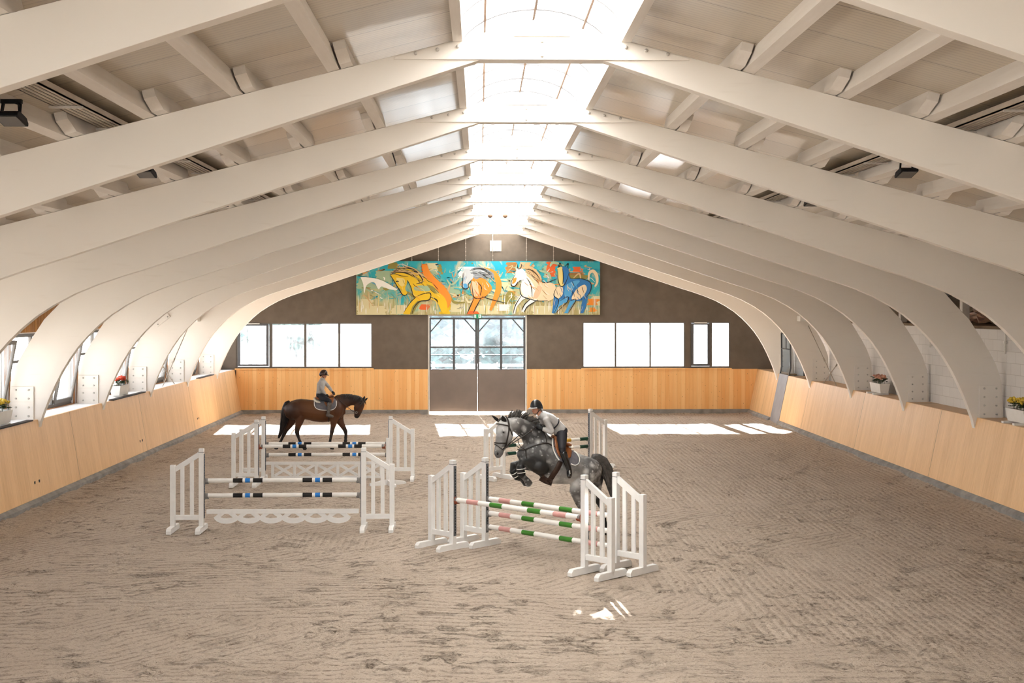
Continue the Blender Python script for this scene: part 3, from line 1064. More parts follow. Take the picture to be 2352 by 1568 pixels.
def shape(c, *pts):
    layer[0] += 1
    y = -.0012 - .00006 * layer[0]
    vs = []
    for u, v in pts:
        x, z = pu(u, v)
        vs.append((min(max(x, 0), W_), y, min(max(z, 0), H_)))
    mb.add(vs, [tuple(range(len(vs)))], 2 + PK.index(c))


def spline(pts, n=6):
    out = []
    P = [Vector((*p, 0)) for p in pts]
    for i in range(len(P) - 1):
        a, b, c, d = P[max(i - 1, 0)], P[i], P[i + 1], P[min(i + 2, len(P) - 1)]
        for k in range(n):
            t = k / n
            q = .5 * ((2 * b) + (c - a) * t + (2 * a - 5 * b + 4 * c - d) * t * t + (3 * b - 3 * c + d - a) * t ** 3)
            out.append((q.x, q.y))
    out.append(tuple(P[-1][:2]))
    return out


def blob(c, *pts):
    P = list(pts)
    s = spline(P + [P[0]], 4)[:-1]
    shape(c, *s)


def stroke(c, w, *pts):
    s = spline(pts, 5)
    n = len(s)
    L, R = [], []
    for i, (u, v) in enumerate(s):
        a, b = s[max(i - 1, 0)], s[min(i + 1, n - 1)]
        dx, dy = b[0] - a[0], b[1] - a[1]
        l = math.hypot(dx, dy) or 1
        t = i / (n - 1)
        ww = w * (.35 + .65 * math.sin(PI * min(max(t, .04), .96))) / 2
        L.append((u - dy / l * ww, v + dx / l * ww))
        R.append((u + dy / l * ww, v - dx / l * ww))
    shape(c, *(L + R[::-1]))


def patch(c, u0, v0, u1, v1, sk=0):
    shape(c, (u0 + sk, v0), (u1 + sk, v0), (u1, v1), (u0, v1))


rr_ = random.Random(3)
# loose brushwork
for c, u0, v0, u1, v1, sk in [('sage', 72, 190, 360, 330, 30), ('pale', 110, 360, 210, 540, 0), ('pale', 80, 440, 330, 566, 0), ('sage', 250, 130, 420, 240, 0), ('olive', 360, 92, 440, 150, 0), ('sage', 690, 98, 800, 200, 0), ('pale', 700, 100, 790, 170, 0),
                              ('red', 655, 105, 700, 190, 10), ('olive', 825, 110, 850, 200, -20), ('sage', 840, 260, 990, 400, 20), ('pale', 900, 380, 1020, 540, 0), ('wht', 990, 130, 1260, 230, 0), ('pale', 1120, 440, 1340, 560, 0), ('pale', 1380, 170, 1480, 380, -60), ('olive', 1400, 350, 1500, 470, 0),
                              ('brown', 1410, 90, 1500, 190, 20), ('tan', 1540, 90, 1660, 150, 0), ('sage', 1755, 120, 1800, 230, 0), ('red', 1785, 85, 1860, 220, 8), ('pale', 1660, 440, 1850, 566, 0), ('brown', 1980, 185, 2120, 235, 0), ('olive', 1980, 205, 2150, 240, 0), ('red', 2030, 130, 2100, 180, 0), ('teal', 2100, 90, 2262, 150, 0),
                              ('pale', 2150, 350, 2262, 480, 40), ('or_', 2140, 420, 2230, 480, 20), ('or_', 2170, 500, 2220, 540, 0), ('wht', 1340, 470, 1440, 530, 0), ('pale', 390, 480, 500, 560, 20), ('red', 650, 470, 720, 520, 0), ('yel', 820, 470, 900, 560, 20), ('or_', 520, 500, 560, 560, 0)]:
    if (u1 - u0) * (v1 - v0) > 14000 and c in ('pale', 'sage', 'tan'):
        v0 += (v1 - v0) * .35
    k_ = max(5, int((v1 - v0) / 9))
    Lp = [(u0 + sk * (1 - i / k_) + rr_.uniform(-16, 10), v0 + (v1 - v0) * i / k_) for i in range(k_ + 1)]
    Rp = [(u1 + sk * (1 - i / k_) + rr_.uniform(-12, 18), v0 + (v1 - v0) * i / k_ + rr_.uniform(-3, 3)) for i in range(k_ + 1)]
    shape(c, *(Lp + Rp[::-1]))
for _ in range(230):
    u, v = rr_.uniform(80, 2240), rr_.uniform(90, 420)
    stroke(rr_.choice(['sage', 'teal', 'teal', 'lblue', 'pale', 'olive', 'tan', 'wht', 'teal', 'or_']), rr_.uniform(3, 13), (u, v), (u + rr_.uniform(-30, 50), v + rr_.uniform(-20, 40)), (u + rr_.uniform(-50, 90), v + rr_.uniform(-30, 60)))
for _ in range(150):
    u, v = rr_.uniform(80, 2240), rr_.uniform(350, 500)
    stroke(rr_.choice(['pale', 'wht', 'tan', 'olive', 'sage', 'yel2']), rr_.uniform(3, 8), (u, v), (u + rr_.uniform(-3, 3), min(v + rr_.uniform(30, 120), 562)))
for _ in range(70):
    u, v = rr_.uniform(90, 2230), rr_.uniform(440, 520)
    stroke('wht' if rr_.random() < .5 else 'pale', rr_.uniform(4, 9), (u, v), (u + rr_.uniform(-3, 3), min(v + rr_.uniform(30, 90), 560)))
for _ in range(40):
    u, v = rr_.uniform(90, 2200), rr_.uniform(95, 420)
    stroke(rr_.choice(['sage', 'teal', 'pale', 'olive', 'tan']), rr_.uniform(8, 26), (u, v), (u + rr_.uniform(20, 90), v + rr_.uniform(-40, 60)), (u + rr_.uniform(60, 140), v + rr_.uniform(-60, 90)))
# pale ghost horse
blob('wht', (110, 225), (180, 228), (290, 250), (400, 310), (440, 340), (370, 335), (300, 310), (270, 335), (230, 270), (165, 300), (145, 372), (135, 290))
# yellow rearing horse
blob('or_', (660, 110), (705, 115), (735, 180), (830, 280), (905, 370), (925, 430), (890, 505), (840, 430), (760, 330), (680, 220))
blob('yel', (400, 180), (500, 140), (600, 165), (660, 220), (730, 260), (800, 350), (870, 420), (890, 520), (850, 556), (800, 460), (740, 425), (640, 400), (590, 395), (570, 330), (530, 250), (450, 210))
blob('sage', (585, 320), (640, 300), (720, 310), (730, 350), (660, 350), (600, 345))
blob('olive', (700, 290), (760, 310), (815, 370), (760, 360))
blob('yel', (375, 205), (440, 200), (520, 230), (526, 280), (510, 330), (532, 372), (515, 388), (488, 380), (465, 335), (425, 290), (405, 245))
blob('yel2', (430, 230), (500, 240), (505, 290), (480, 310), (440, 270))
shape('yel', (600, 395), (660, 380), (735, 385), (730, 432), (650, 442), (590, 480), (552, 560), (490, 560), (525, 495), (590, 425))
shape('olive', (620, 440), (655, 442), (610, 500), (580, 560), (552, 560), (575, 490))
for pts in [((375, 205), (430, 180), (520, 190), (600, 230)), ((380, 190), (470, 160), (560, 190), (650, 280)), ((400, 170), (520, 140), (620, 190), (700, 240)), ((430, 150), (560, 150), (640, 200)), ((500, 130), (600, 165), (670, 260), (610, 285))]:
    stroke('blk', 11, *pts)
    stroke('tan', 8, *[(u + 6, v - 8) for u, v in pts])
stroke('blk', 9, (380, 210), (405, 250), (440, 310), (485, 382), (520, 386), (530, 368))
stroke('blk', 7, (525, 250), (560, 310), (580, 390), (600, 410), (560, 450), (500, 540))
stroke('blk', 10, (600, 410), (660, 380), (735, 370), (725, 430), (640, 445), (590, 500), (572, 556))
stroke('blk', 12, (735, 400), (790, 430), (800, 455))
stroke('blk', 10, (425, 268), (440, 262), (455, 266))
# orange horse
stroke('or_', 52, (1215, 145), (1300, 180), (1345, 260), (1345, 340), (1310, 440), (1275, 525))
blob('or_', (1110, 230), (1190, 225), (1260, 275), (1290, 330), (1245, 385), (1200, 425), (1130, 412), (1095, 330))
blob('peach', (1110, 260), (1150, 280), (1170, 360), (1150, 400), (1115, 380), (1100, 320))
shape('or_', (1125, 405), (1195, 410), (1150, 500), (1120, 556), (1062, 560), (1095, 480))
shape('red', (1062, 560), (1180, 560), (1160, 535), (1090, 530))
blob('grey', (1070, 165), (1160, 130), (1240, 150), (1305, 195), (1290, 238), (1210, 215), (1150, 245), (1110, 215))
blob('lgrey', (1040, 150), (1095, 150), (1122, 200), (1112, 245), (1074, 290), (1076, 322), (1045, 332), (1024, 312), (1030, 240))
blob('lblue', (1030, 285), (1060, 285), (1068, 320), (1040, 330))
for pts in [((1090, 165), (1180, 150), (1260, 190), (1290, 235)), ((1100, 190), (1180, 190), (1250, 235)), ((1120, 150), (1210, 150), (1290, 200)), ((1030, 190), (1028, 250), (1024, 312), (1050, 332), (1076, 318), (1076, 288), (1110, 245)), ((1105, 270), (1115, 350), (1130, 410), (1190, 415), (1250, 390)), ((1130, 410), (1095, 490), (1065, 556)), ((1190, 415), (1145, 500), (1122, 550)), ((1160, 270), (1195, 320), (1180, 400)), ((1200, 400), (1290, 430), (1420, 460))]:
    stroke('blk', 9, *pts)
stroke('wht', 5, (1110, 170), (1200, 170), (1280, 215))
# white horse
blob('cream', (1560, 165), (1640, 190), (1710, 262), (1850, 288), (1852, 400), (1790, 442), (1690, 432), (1620, 420), (1556, 392), (1540, 320), (1556, 250))
blob('wht', (1560, 200), (1620, 230), (1680, 330), (1680, 400), (1600, 400), (1556, 360), (1552, 280))
blob('wht', (1510, 145), (1562, 150), (1602, 200), (1570, 252), (1530, 262), (1490, 307), (1462, 300), (1460, 262), (1500, 190))
blob('or_', (1480, 235), (1510, 230), (1500, 270), (1470, 285))
shape('wht', (1548, 380), (1612, 405), (1562, 432), (1512, 490), (1492, 560), (1474, 560), (1490, 480), (1522, 420))
shape('wht', (1640, 418), (1700, 430), (1604, 490), (1572, 540), (1584, 556), (1552, 530), (1582, 470))
blob('peach', (1700, 300), (1740, 320), (1700, 410), (1660, 400))
blob('tan', (1570, 130), (1640, 128), (1700, 175), (1735, 235), (1720, 275), (1650, 212), (1600, 165))
for pts in [((1580, 150), (1660, 170), (1720, 240)), ((1590, 180), (1650, 220), (1710, 280)), ((1505, 190), (1465, 262), (1466, 300), (1495, 306), (1530, 262), (1575, 250)), ((1560, 255), (1540, 320), (1556, 392), (1620, 420), (1700, 440), (1790, 436)), ((1555, 390), (1500, 480), (1480, 556)), ((1640, 420), (1585, 470), (1556, 530)), ((1700, 430), (1610, 490), (1578, 540)), ((1720, 262), (1780, 275), (1870, 240)), ((1600, 230), (1640, 300), (1650, 400)), ((1515, 110), (1525, 150), (1548, 140), (1555, 105))]:
    stroke('blk', 9, *pts)
# blue horse
blob('blue', (1975, 180), (2000, 240), (2100, 238), (2165, 262), (2182, 310), (2165, 370), (2110, 430), (2040, 440), (1960, 432), (1900, 440), (1848, 400), (1868, 320), (1930, 300), (1960, 255))
blob('lblue', (1950, 300), (2020, 260), (2080, 260), (2020, 330), (1990, 400), (1940, 390))
blob('cream', (2050, 330), (2120, 292), (2142, 340), (2085, 420), (2005, 422))
blob('cream', (1860, 320), (1920, 310), (1925, 380), (1880, 420), (1850, 390))
shape('blue', (1846, 385), (1892, 440), (1862, 500), (1850, 556), (1828, 550), (1840, 460))
shape('lblue', (1900, 430), (1975, 400), (1962, 450), (1892, 490), (1860, 552), (1846, 530))
shape('lblue', (1990, 440), (2046, 430), (1992, 500), (1972, 552), (1938, 552), (1970, 490))
shape('blue', (2105, 425), (2155, 395), (2132, 500), (2110, 552), (2084, 552), (2095, 470))
blob('yel2', (1875, 145), (1922, 130), (1942, 200), (1932, 300), (1905, 308), (1888, 250))
blob('blue', (1920, 130), (1962, 132), (1982, 180), (1962, 258), (1936, 300), (1926, 200))
stroke('cream', 30, (2160, 250), (2165, 190), (2200, 170), (2230, 210), (2235, 270), (2215, 310))
for pts in [((1880, 150), (1885, 250), (1905, 306), (1935, 300), (1960, 255), (1982, 185)), ((1885, 140), (1900, 95), (1915, 130)), ((1945, 130), (1975, 100), (1968, 140)), ((1990, 235), (2100, 240), (2175, 275), (2175, 350), (2120, 425)), ((1868, 320), (1845, 390), (1890, 440), (1850, 550)), ((1900, 440), (1970, 402), (1965, 450), (1860, 552)), ((1990, 440), (2046, 430), (1975, 552)), ((1925, 150), (1930, 230), (1925, 290))]:
    stroke('blk', 8, *pts)
def hatch(cols, n, u0, v0, u1, v1, du, dv, w):
    for _ in range(int(n * .6)):
        u, v = rr_.uniform(u0, u1), rr_.uniform(v0, v1)
        stroke(rr_.choice(cols), rr_.uniform(w * .4, w * .8), (u, v), (u + du * .5 + rr_.uniform(-8, 8), v + dv * .5 + rr_.uniform(-8, 8)), (u + du * rr_.uniform(.7, 1.2), v + dv * rr_.uniform(.7, 1.2)))


hatch(['olive', 'yel2', 'or_', 'blk', 'yel2'], 34, 560, 190, 790, 400, 60, 50, 7)
hatch(['olive', 'blk', 'tan', 'yel2'], 26, 390, 140, 560, 200, 120, 30, 8)
hatch(['yel2', 'olive', 'yel2'], 10, 430, 230, 500, 330, 20, 50, 6)
hatch(['or_', 'red', 'peach', 'brown', 'wht'], 26, 1110, 250, 1240, 390, 25, 60, 7)
hatch(['blk', 'wht', 'lgrey', 'grey'], 30, 1080, 150, 1200, 220, 100, 20, 6)
hatch(['wht', 'lgrey', 'lblue', 'grey'], 12, 1040, 170, 1090, 270, -12, 40, 6)
hatch(['wht', 'peach', 'tan', 'brown', 'wht', 'or_'], 40, 1570, 220, 1780, 400, 40, 40, 7)
hatch(['tan', 'brown', 'blk', 'cream'], 24, 1580, 135, 1660, 210, 70, 60, 6)
hatch(['wht', 'peach', 'cream'], 10, 1490, 180, 1560, 250, -15, 40, 6)
hatch(['blue', 'lblue', 'lgrey', 'blk', 'cream'], 44, 1870, 260, 2130, 400, 20, 50, 7)
hatch(['cream', 'wht', 'lblue'], 16, 1850, 420, 2120, 500, -15, 50, 5)
hatch(['blk', 'grey'], 20, 960, 340, 1030, 520, 30, -14, 5)
pt_ = mb.build('horse_painting', pmats)
pt_.location = (PX0, YB - .16, PZ0)
tag(pt_, 'long colourful painting of four galloping horses hung across the gable wall', 'painting')

for i, px in enumerate((946, 1007, 1069.6, 1131.6, 1209.4, 1271.4, 1331)):
    x = on_y(px, 590, YB - .13).x
    b = MB()
    zt = zr(x) - .02
    z_ = PZ1
    pts = []
    b.tube([(0, 0, 0), (0, 0, zt - PZ1)], .012, 6)
    z_ = .06
    while z_ < zt - PZ1 - .05:
        b.ball((0, 0, z_), .02, .012, .035, 6, 4)
        z_ += .16
    o_ = b.build('hanging_chain', M['wirem'])
    o_.location = (x, YB - .13, PZ1)
    tag(o_, 'thin chain holding up the horse painting, %s of seven from its yellow end' % ORD[i], 'chain', 'chains of the painting')

a_, b_ = on_y(1088.5, 731, YB - .12), on_y(1106, 721, YB - .12)
es = empty('exit_sign', (a_.x, YB - .235, a_.z))
w_, h_ = b_.x - a_.x, b_.z - a_.z
tag(es, 'green exit sign with white running figure and arrow above the double door', 'exit sign')
b = MB()
b.box(0, w_, 0, .03, 0, h_)
b.build('sign_board', M['exitg'], es)
b = MB()
y_ = -.003
u = w_ / 17
b.box(1.2 * u, 1.2 * u + .02, y_, 0, .02, h_ - .02)
b.prism([(2.2 * u, .05), (4.0 * u, .02), (5.8 * u, .05), (4.7 * u, .05), (4.7 * u, h_ - .03), (3.3 * u, h_ - .03), (3.3 * u, .05)], 'Y', y_, 0)
b.box(10.4 * u, 15.8 * u, y_, 0, .02, h_ - .02)
b.build('arrow', M['pict'], es)
b = MB()
b.ball((13.2 * u, -.004, h_ * .78), .014, .003, .014, 10, 6)
b.beam((13.0 * u, -.004, h_ * .68), (12.6 * u, -.004, h_ * .42), .02, .004, (0, 1, 0))
b.beam((12.7 * u, -.004, h_ * .42), (13.9 * u, -.004, h_ * .28), .014, .004, (0, 1, 0))
b.beam((12.6 * u, -.004, h_ * .42), (11.5 * u, -.004, h_ * .2), .014, .004, (0, 1, 0))
b.beam((13.0 * u, -.004, h_ * .64), (14.3 * u, -.004, h_ * .5), .012, .004, (0, 1, 0))
b.beam((12.9 * u, -.004, h_ * .64), (11.7 * u, -.004, h_ * .55), .012, .004, (0, 1, 0))
b.build('running_figure', M['exitg'], es)

v_ = empty('vent_panel', (.40, YB - .04, 6.46))
tag(v_, 'small square cream panel split in two high on the gable wall', 'wall panel')
b = MB()
b.box(0, .215, 0, .035, 0, .42)
b.box(.235, .45, 0, .035, 0, .42)
b.build('panel_half', M['panelw'], v_)
b = MB()
b.box(.215, .235, .01, .035, 0, .42)
b.build('centre_joint', M['cap'], v_)

# twin spotlight on a ridge plate
q = on_y(1143, 500, ARCH_Y[2] - .14)
ts = empty('emergency_light', (q.x, ARCH_Y[2] - .19, 6.86))
tag(ts, 'small twin-head emergency light hanging from a ridge plate near the gable', 'emergency light')
b = MB()
b.box(-.14, .14, -.05, .05, -.02, .10)
b.build('housing', M['panelw'], ts)
for s in (-1, 1):
    b = MB()
    b.ball((s * .22, -.02, .05), .07, .06, .055, 10, 6)
    b.build('lamp_head', M['skybar'], ts)

# bracing rods and little speakers in the second bay from the gable
for s in (-1, 1):
    side = 'left' if s < 0 else 'right'
    for j, (p, q) in enumerate([((10.25, 43.2, 3.62), (10.5, 40.7, KZ)), ((10.55, 38.75, 3.3), (10.46, 42.1, KZ))]):
        a = Vector((XC + s * p[0], p[1], p[2]))
        c = Vector((XC + s * q[0], q[1], q[2]))
        b = MB()
        d = c - a
        b.tube([(0, 0, 0), d], .014, 6)
        b.tube([d * .55, d * .60], .026, 8)
        o_ = b.build('bracing_rod', M['cable'])
        o_.location = a
        tag(o_, 'thin steel bracing rod above the %s kickboard, leaning %s the gable' % (side, 'towards' if j == 0 else 'away from'), 'bracing rod', 'crossed bracing rods')
    b = MB()
    b.box(-.16, .16, -.35, .06, -.09, .09)
    o_ = b.build('loudspeaker', M['planter'], None, .01)
    o_.location = (XC + s * 10.05, 43.23, 3.86)
    tag(o_, 'small white box speaker high on the %s arch leg near the rods' % side, 'loudspeaker', 'box speakers on the arches')

# ------------------------------------------------------------------ planters on the side ledges
def planter(x, y, ry, blossom, seed, label):
    r_ = random.Random(seed)
    t = empty('flower_planter', (x, y, KZ + .045), 0)
    tag(t, label, 'planter', 'flower planters on the side ledges')
    b = MB()
    L, w, h = .95, .15, .27
    lo = [(-w * .72, -L * .46), (w * .72, -L * .46), (w * .72, L * .46), (-w * .72, L * .46)]
    hi = [(-w, -L / 2), (w, -L / 2), (w, L / 2), (-w, L / 2)]
    hi2 = [(p[0] * .88, p[1] * .97) for p in hi]
    rings = [[(p[0], p[1], 0) for p in lo], [(p[0], p[1], h) for p in hi], [(p[0], p[1], h) for p in hi2], [(p[0] * .95, p[1] * .98, h - .05) for p in hi2]]
    b.loft(rings, 0, False)
    b.build('trough', M['planter'], t, .004)
    b = MB()
    b.box(-w * .8, w * .8, -L * .46, L * .46, h - .055, h - .04)
    b.build('soil', M['soil'], t)
    lf, bl = MB(), MB()
    for _ in range(90):
        px, py = r_.uniform(-w * .85, w * .85), r_.uniform(-L * .46, L * .46)
        a = r_.uniform(0, 2 * PI)
        hgt = r_.uniform(.03, .15)
        d = Vector((math.cos(a), math.sin(a), 0)) * .05
        p = Vector((px, py, h + hgt))
        sd = Vector((-d.y, d.x, 0)) * .6
        lf.add([p - d, p + sd + Vector((0, 0, .02)), p + d, p - sd + Vector((0, 0, .02))], [(0, 1, 2, 3)])
        if _ % 6 == 0:
            lf.tube([(px, py, h - .05), (px, py, h + hgt)], .005, 4)
    for _ in range(46):
        px, py = r_.uniform(-w * .8, w * .8), r_.uniform(-L * .45, L * .45)
        bl.ball((px, py, h + r_.uniform(.13, .22)), r_.uniform(.03, .05), r_.uniform(.03, .05), r_.uniform(.022, .035), 7, 4)
    lf.build('leaves', M['leaf'], t)
    bl.build('blossoms', M[blossom], t)
    b = MB()
    for yy in (-L * .3, L * .3):
        b.box(-.28, .15, yy - .06, yy + .06, -.045, -.0)
    b.build('support_board', M['planter'], t)


planter(-9.93, 36.3, 0, 'red', 1, 'white planter of red flowers on the left sill')
planter(-9.93, 27.15, 0, 'yel', 2, 'white planter of yellow flowers at the left picture edge')
planter(11.33, 36.75, 0, 'peach', 3, 'white planter of faded peach flowers on the right ledge')
planter(11.36, 27.15, 0, 'yel', 4, 'white planter of yellow flowers at the right picture edge')
for y0_, y1_, lab in ((25.6, 28.4, 'beside the yellow flower planter'), (34.6, 37.9, 'in front of the red flower planter'), (45.2, 47.6, 'closest to the gable')):
    b = MB()
    b.box(-.07, .07, 0, y1_ - y0_, 0, .03)
    o_ = b.build('rubber_strip', M['strip'], None, .004)
    o_.location = (KL_T - .03, y0_, KZ)
    tag(o_, 'dark rubber strip on the left kickboard edge %s' % lab, 'strip', 'rubber strips on the kickboard')

# ------------------------------------------------------------------ show jumps
def make_wing():
    root = empty('jump_wing')
    t = .046
    HT, HS, Wd = 1.56, 1.25, .54

    def post(x, h):
        b = MB()
        b.box(x - t, x + t, -t, t, .06, h)
        return b.build('post', M['jump'], root, .006)
    p = post(0, HT)
    b = MB()
    b.box(-t - .004, t + .004, -t - .004, t + .004, HT - .075, HT - .068)
    b.build('cap_joint', M['hole'], p)
    post(Wd, HS)
    b = MB()
    b.prism([(t, HT - .06), (Wd - t, HS - .03), (Wd - t, HS - .14), (t, HT - .17)], 'Y', -.03, .03)
    b.build('top_rail', M['jump'], root, .004)
    b = MB()
    b.box(t, Wd - t, -.03, .03, .21, .30)
    b.build('bottom_rail', M['jump'], root, .004)
    for x in (.18, .36):
        zt = HT - .10 - x * (HT - HS - .02) / Wd
        b = MB()
        b.box(x - .036, x + .036, -.02, .02, .28, zt - .03)
        b.build('slat', M['jump'], root, .003)
    for x in (0, Wd):
        b = MB()
        b.prism([(-.37, -.012), (.37, -.012), (.37, .05), (.32, .10), (-.32, .10), (-.37, .05)], 'X', x - t, x + t)
        b.build('foot', M['jump'], root, .006)
    b = MB()
    b.box(-t - .014, -t, -.028, .028, .24, HT - .1)
    tr = b.build('cup_track', M['track'], root)
    b = MB()
    z = .28
    while z < HT - .14:
        b.box(-t - .0155, -t - .0135, -.009, .009, z, z + .03)
        z += .05
    b.build('track_holes', M['hole'], tr)
    return root


def cup(parent, z, mat):
    b = MB()
    b.box(-.075, -.058, -.03, .03, z - .075, z + .05)
    n = 7
    arc = [(.05 * math.sin(a), -.05 * math.cos(a)) for a in [math.radians(-75 + 150 * i / n) for i in range(n + 1)]]
    out = [(p[0] * 1.25, p[1] * 1.25) for p in arc]
    b.prism([(p[0], z + p[1]) for p in arc] + [(p[0], z + p[1]) for p in reversed(out)], 'X', -.135, -.075)
    b.build('jump_cup', M[mat], parent)


def pole(p0, p1, bands, label, group, r=.043, capm='cap', capl=.045):
    """striped pole from p0 to p1; bands = [(fraction, material)]"""
    p0, p1 = Vector(p0), Vector(p1)
    L = (p1 - p0).length
    root = empty('jump_pole', (p0 + p1) / 2)
    root.rotation_euler = (p1 - p0).to_track_quat('X', 'Z').to_euler()
    tag(root, label, 'jump pole', group)
    names = []
    for _, k in bands:
        if k not in names:
            names.append(k)
    tot = sum(f for f, _ in bands)
    b = MB()
    x = -L / 2 + capl
    Lb = L - 2 * capl
    for f, k in bands:
        x1 = x + Lb * f / tot
        rings = [[(xx, r * math.cos(a), r * math.sin(a)) for a in [2 * PI * j / 20 for j in range(20)]] for xx in (x, x1)]
        b.loft(rings, names.index(k), True, False)
        x = x1
    b.build('pole_shaft', [M[k] for k in names], root)
    for s in (-1, 1):
        e = MB()
        e.tube([(s * (L / 2 - capl), 0, 0), (s * (L / 2 - .008), 0, 0), (s * L / 2, 0, 0)], [r * 1.01, r * 1.01, r * .8], 20)
        e.build('end_cap', M[capm], root)
    return root


wing0 = make_wing()
wing_used = [False]


def place_wing(x, y, ang, label, group, cups=()):
    w = copy_tree(wing0) if wing_used[0] else wing0
    if not wing_used[0]:
        wing_proto[0] = [c for c in w.children]
    wing_used[0] = True
    w.location = (x, y, 0)
    w.rotation_euler = (0, 0, ang)
    tag(w, label, 'jump wing', group)
    pend.append((w, cups))
    return w


wing_proto = [None]
pend = []
GW = 'white wing standards of the jumps'
# vertical with the scalloped board
J1L, J1R = Vector((-5.27, 24.88, 0)), Vector((-2.21, 24.93, 0))
place_wing(J1L.x, J1L.y, PI, 'white slatted wing at the left end of the scalloped plank jump', GW, ((.95, 'cap'), (.665, 'cap')))
place_wing(J1R.x, J1R.y, 0, 'white slatted wing at the right end of the scalloped plank jump', GW, ((.95, 'cap'), (.665, 'cap')))
BLK = [(60, 'polew'), (23, 'black'), (6, 'polew'), (12, 'blue'), (7, 'polew'), (23, 'black'), (96, 'polew'), (23, 'black'), (7, 'polew'), (12, 'blue'), (6, 'polew'), (23, 'black'), (60, 'polew')]
GP = 'striped jump poles'
a, c = J1L + Vector((.06, -.0, 0)), J1R - Vector((.06, .0, 0))
for z, lab in ((.951, 'upper white pole with black and blue bands above the scalloped plank'), (.668, 'lower white pole with black and blue bands above the scalloped plank')):
    pole((a.x + .02, a.y, z), (c.x - .02, c.y, z), BLK, lab, GP)
pk = empty('scalloped_plank', ((a.x + c.x) / 2, (a.y + c.y) / 2, 0))
tag(pk, 'white plank with a scalloped lattice board hanging below it', 'jump plank')
hw = (c - a).length / 2 - .03
b = MB()
b.box(-hw, hw, -.02, .02, .317, .402)
b.build('plank_board', M['jump'], pk, .004)
b = MB()
n = 6
x0, x1 = -hw * .885, hw * .875
stp = (x1 - x0) / n
for i in range(n):
    ca = x0 + (i + .5) * stp
    R = stp * .56
    outer, inner = [], []
    for j in range(15):
        t_ = PI + PI * j / 14
        outer.append((ca + R * math.cos(t_), .255 + .125 * math.sin(t_)))
        inner.append((ca + R * .54 * math.cos(t_), .266 + .036 * math.sin(t_)))
    b.prism(outer + inner[::-1], 'Y', -.012 - .0006 * (i % 2), .012 + .0006 * (i % 2))
    for s in (-1, 1):
        b.prism([(ca + s * R * 1.0, .25), (ca + s * R * .50, .25), (ca + s * R * .12, .317), (ca + s * R * .66, .317)], 'Y', -.011, .011)
b.build('scalloped_lattice', M['jump'], pk)

# oxer with the crossed gate
GX = 'white wing standards of the jumps'
J2 = [(-5.31, 31.2), (-5.30, 32.15), (-2.19, 32.15)]
place_wing(*J2[0], PI, 'white wing at the near left corner of the crossed gate jump', GX, ((.925, 'cup'),))
place_wing(*J2[1], PI, 'white wing at the rear left corner of the crossed gate jump', GX, ((.885, 'cap'), (.62, 'cap')))
place_wing(*J2[2], 0, 'white wing at the right end of the crossed gate jump', GX, ((.885, 'cap'), (.62, 'cap')))
st = empty('pole_stand', (-2.19, 31.2, 0))
tag(st, 'single white pole stand with crossed feet by the gate jump', 'pole stand')
b = MB()
b.box(-.04, .04, -.04, .04, .05, 1.12)
b.build('post', M['jump'], st, .005)
for an in (25, 115, 205, 295):
    R = Matrix.Rotation(math.radians(an), 4, 'Z')
    b = MB()
    b.prism([(.04, .0), (.46, -.01), (.46, .05), (.42, .07), (.04, .13)], 'Y', -.035, .035)
    for i, v in enumerate(b.v):
        b.v[i] = tuple(R @ Vector(v))
    b.build('foot', M['jump'], st, .004)
cup(st, .925, 'cup')
pole((-5.20, 31.2, .927), (-2.29, 31.2, .927), BLK, 'front white pole with black and blue bands on the crossed gate jump', GP)
pole((-5.21, 32.15, .888), (-2.28, 32.15, .888), BLK, 'rear top pole with black and blue bands on the crossed gate jump', GP)
pole((-5.21, 32.15, .622), (-2.28, 32.15, .622), BLK, 'lower rear pole with black and blue bands over the crossed gate', GP)
gt2 = empty('crossed_gate', ((J2[1][0] + J2[2][0]) / 2, 32.12, 0))
tag(gt2, 'white hanging jump gate with five crossed panels', 'jump gate')
b = MB()
b.box(-1.49, 1.49, -.02, .02, .38, .452)
b.build('top_rail', M['jump'], gt2, .004)
b = MB()
b.box(-1.36, 1.36, -.02, .02, .045, .105)
b.build('bottom_rail', M['jump'], gt2, .004)
for i in range(6):
    x = -1.325 + i * .53
    b = MB()
    b.box(x - .035, x + .035, -.018, .018, .105, .38)
    b.build('upright', M['jump'], gt2)
    if i < 5:
        b = MB()
        b.beam((x + .05, -.004, .115), (x + .48, -.004, .37), .03, .065, (0, 0, 1))
        b.beam((x + .05, .008, .37), (x + .48, .008, .115), .028, .065, (0, 0, 1))
        b.build('cross', M['jump'], gt2)

# near oxer with green and pink poles
FL, FR, BL, BR = Vector((-.47, 22.88, 0)), Vector((1.67, 20.80, 0)), Vector((.095, 23.22, 0)), Vector((2.21, 21.14, 0))
d3 = (FR - FL).normalized()
an = math.atan2(d3.y, d3.x)
place_wing(FL.x, FL.y, an + PI, 'white wing at the near left corner of the green striped oxer', GX, ((.87, 'cup'),))
place_wing(BL.x, BL.y, an + PI, 'white wing at the rear left corner of the green striped oxer', GX, ((.84, 'cap'), (.587, 'cap'), (.345, 'cap')))
place_wing(FR.x, FR.y, an, 'white wing at the near right corner of the green striped oxer', GX, ((.87, 'cup'),))
place_wing(BR.x, BR.y, an, 'white wing at the rear right corner of the green striped oxer', GX, ((.84, 'cap'), (.587, 'cap'), (.345, 'cap')))
GRN = [(.09, 'polew'), (.10, 'pink'), (.10, 'polew'), (.105, 'green'), (.21, 'polew'), (.105, 'green'), (.10, 'polew'), (.10, 'pink'), (.09, 'polew')]
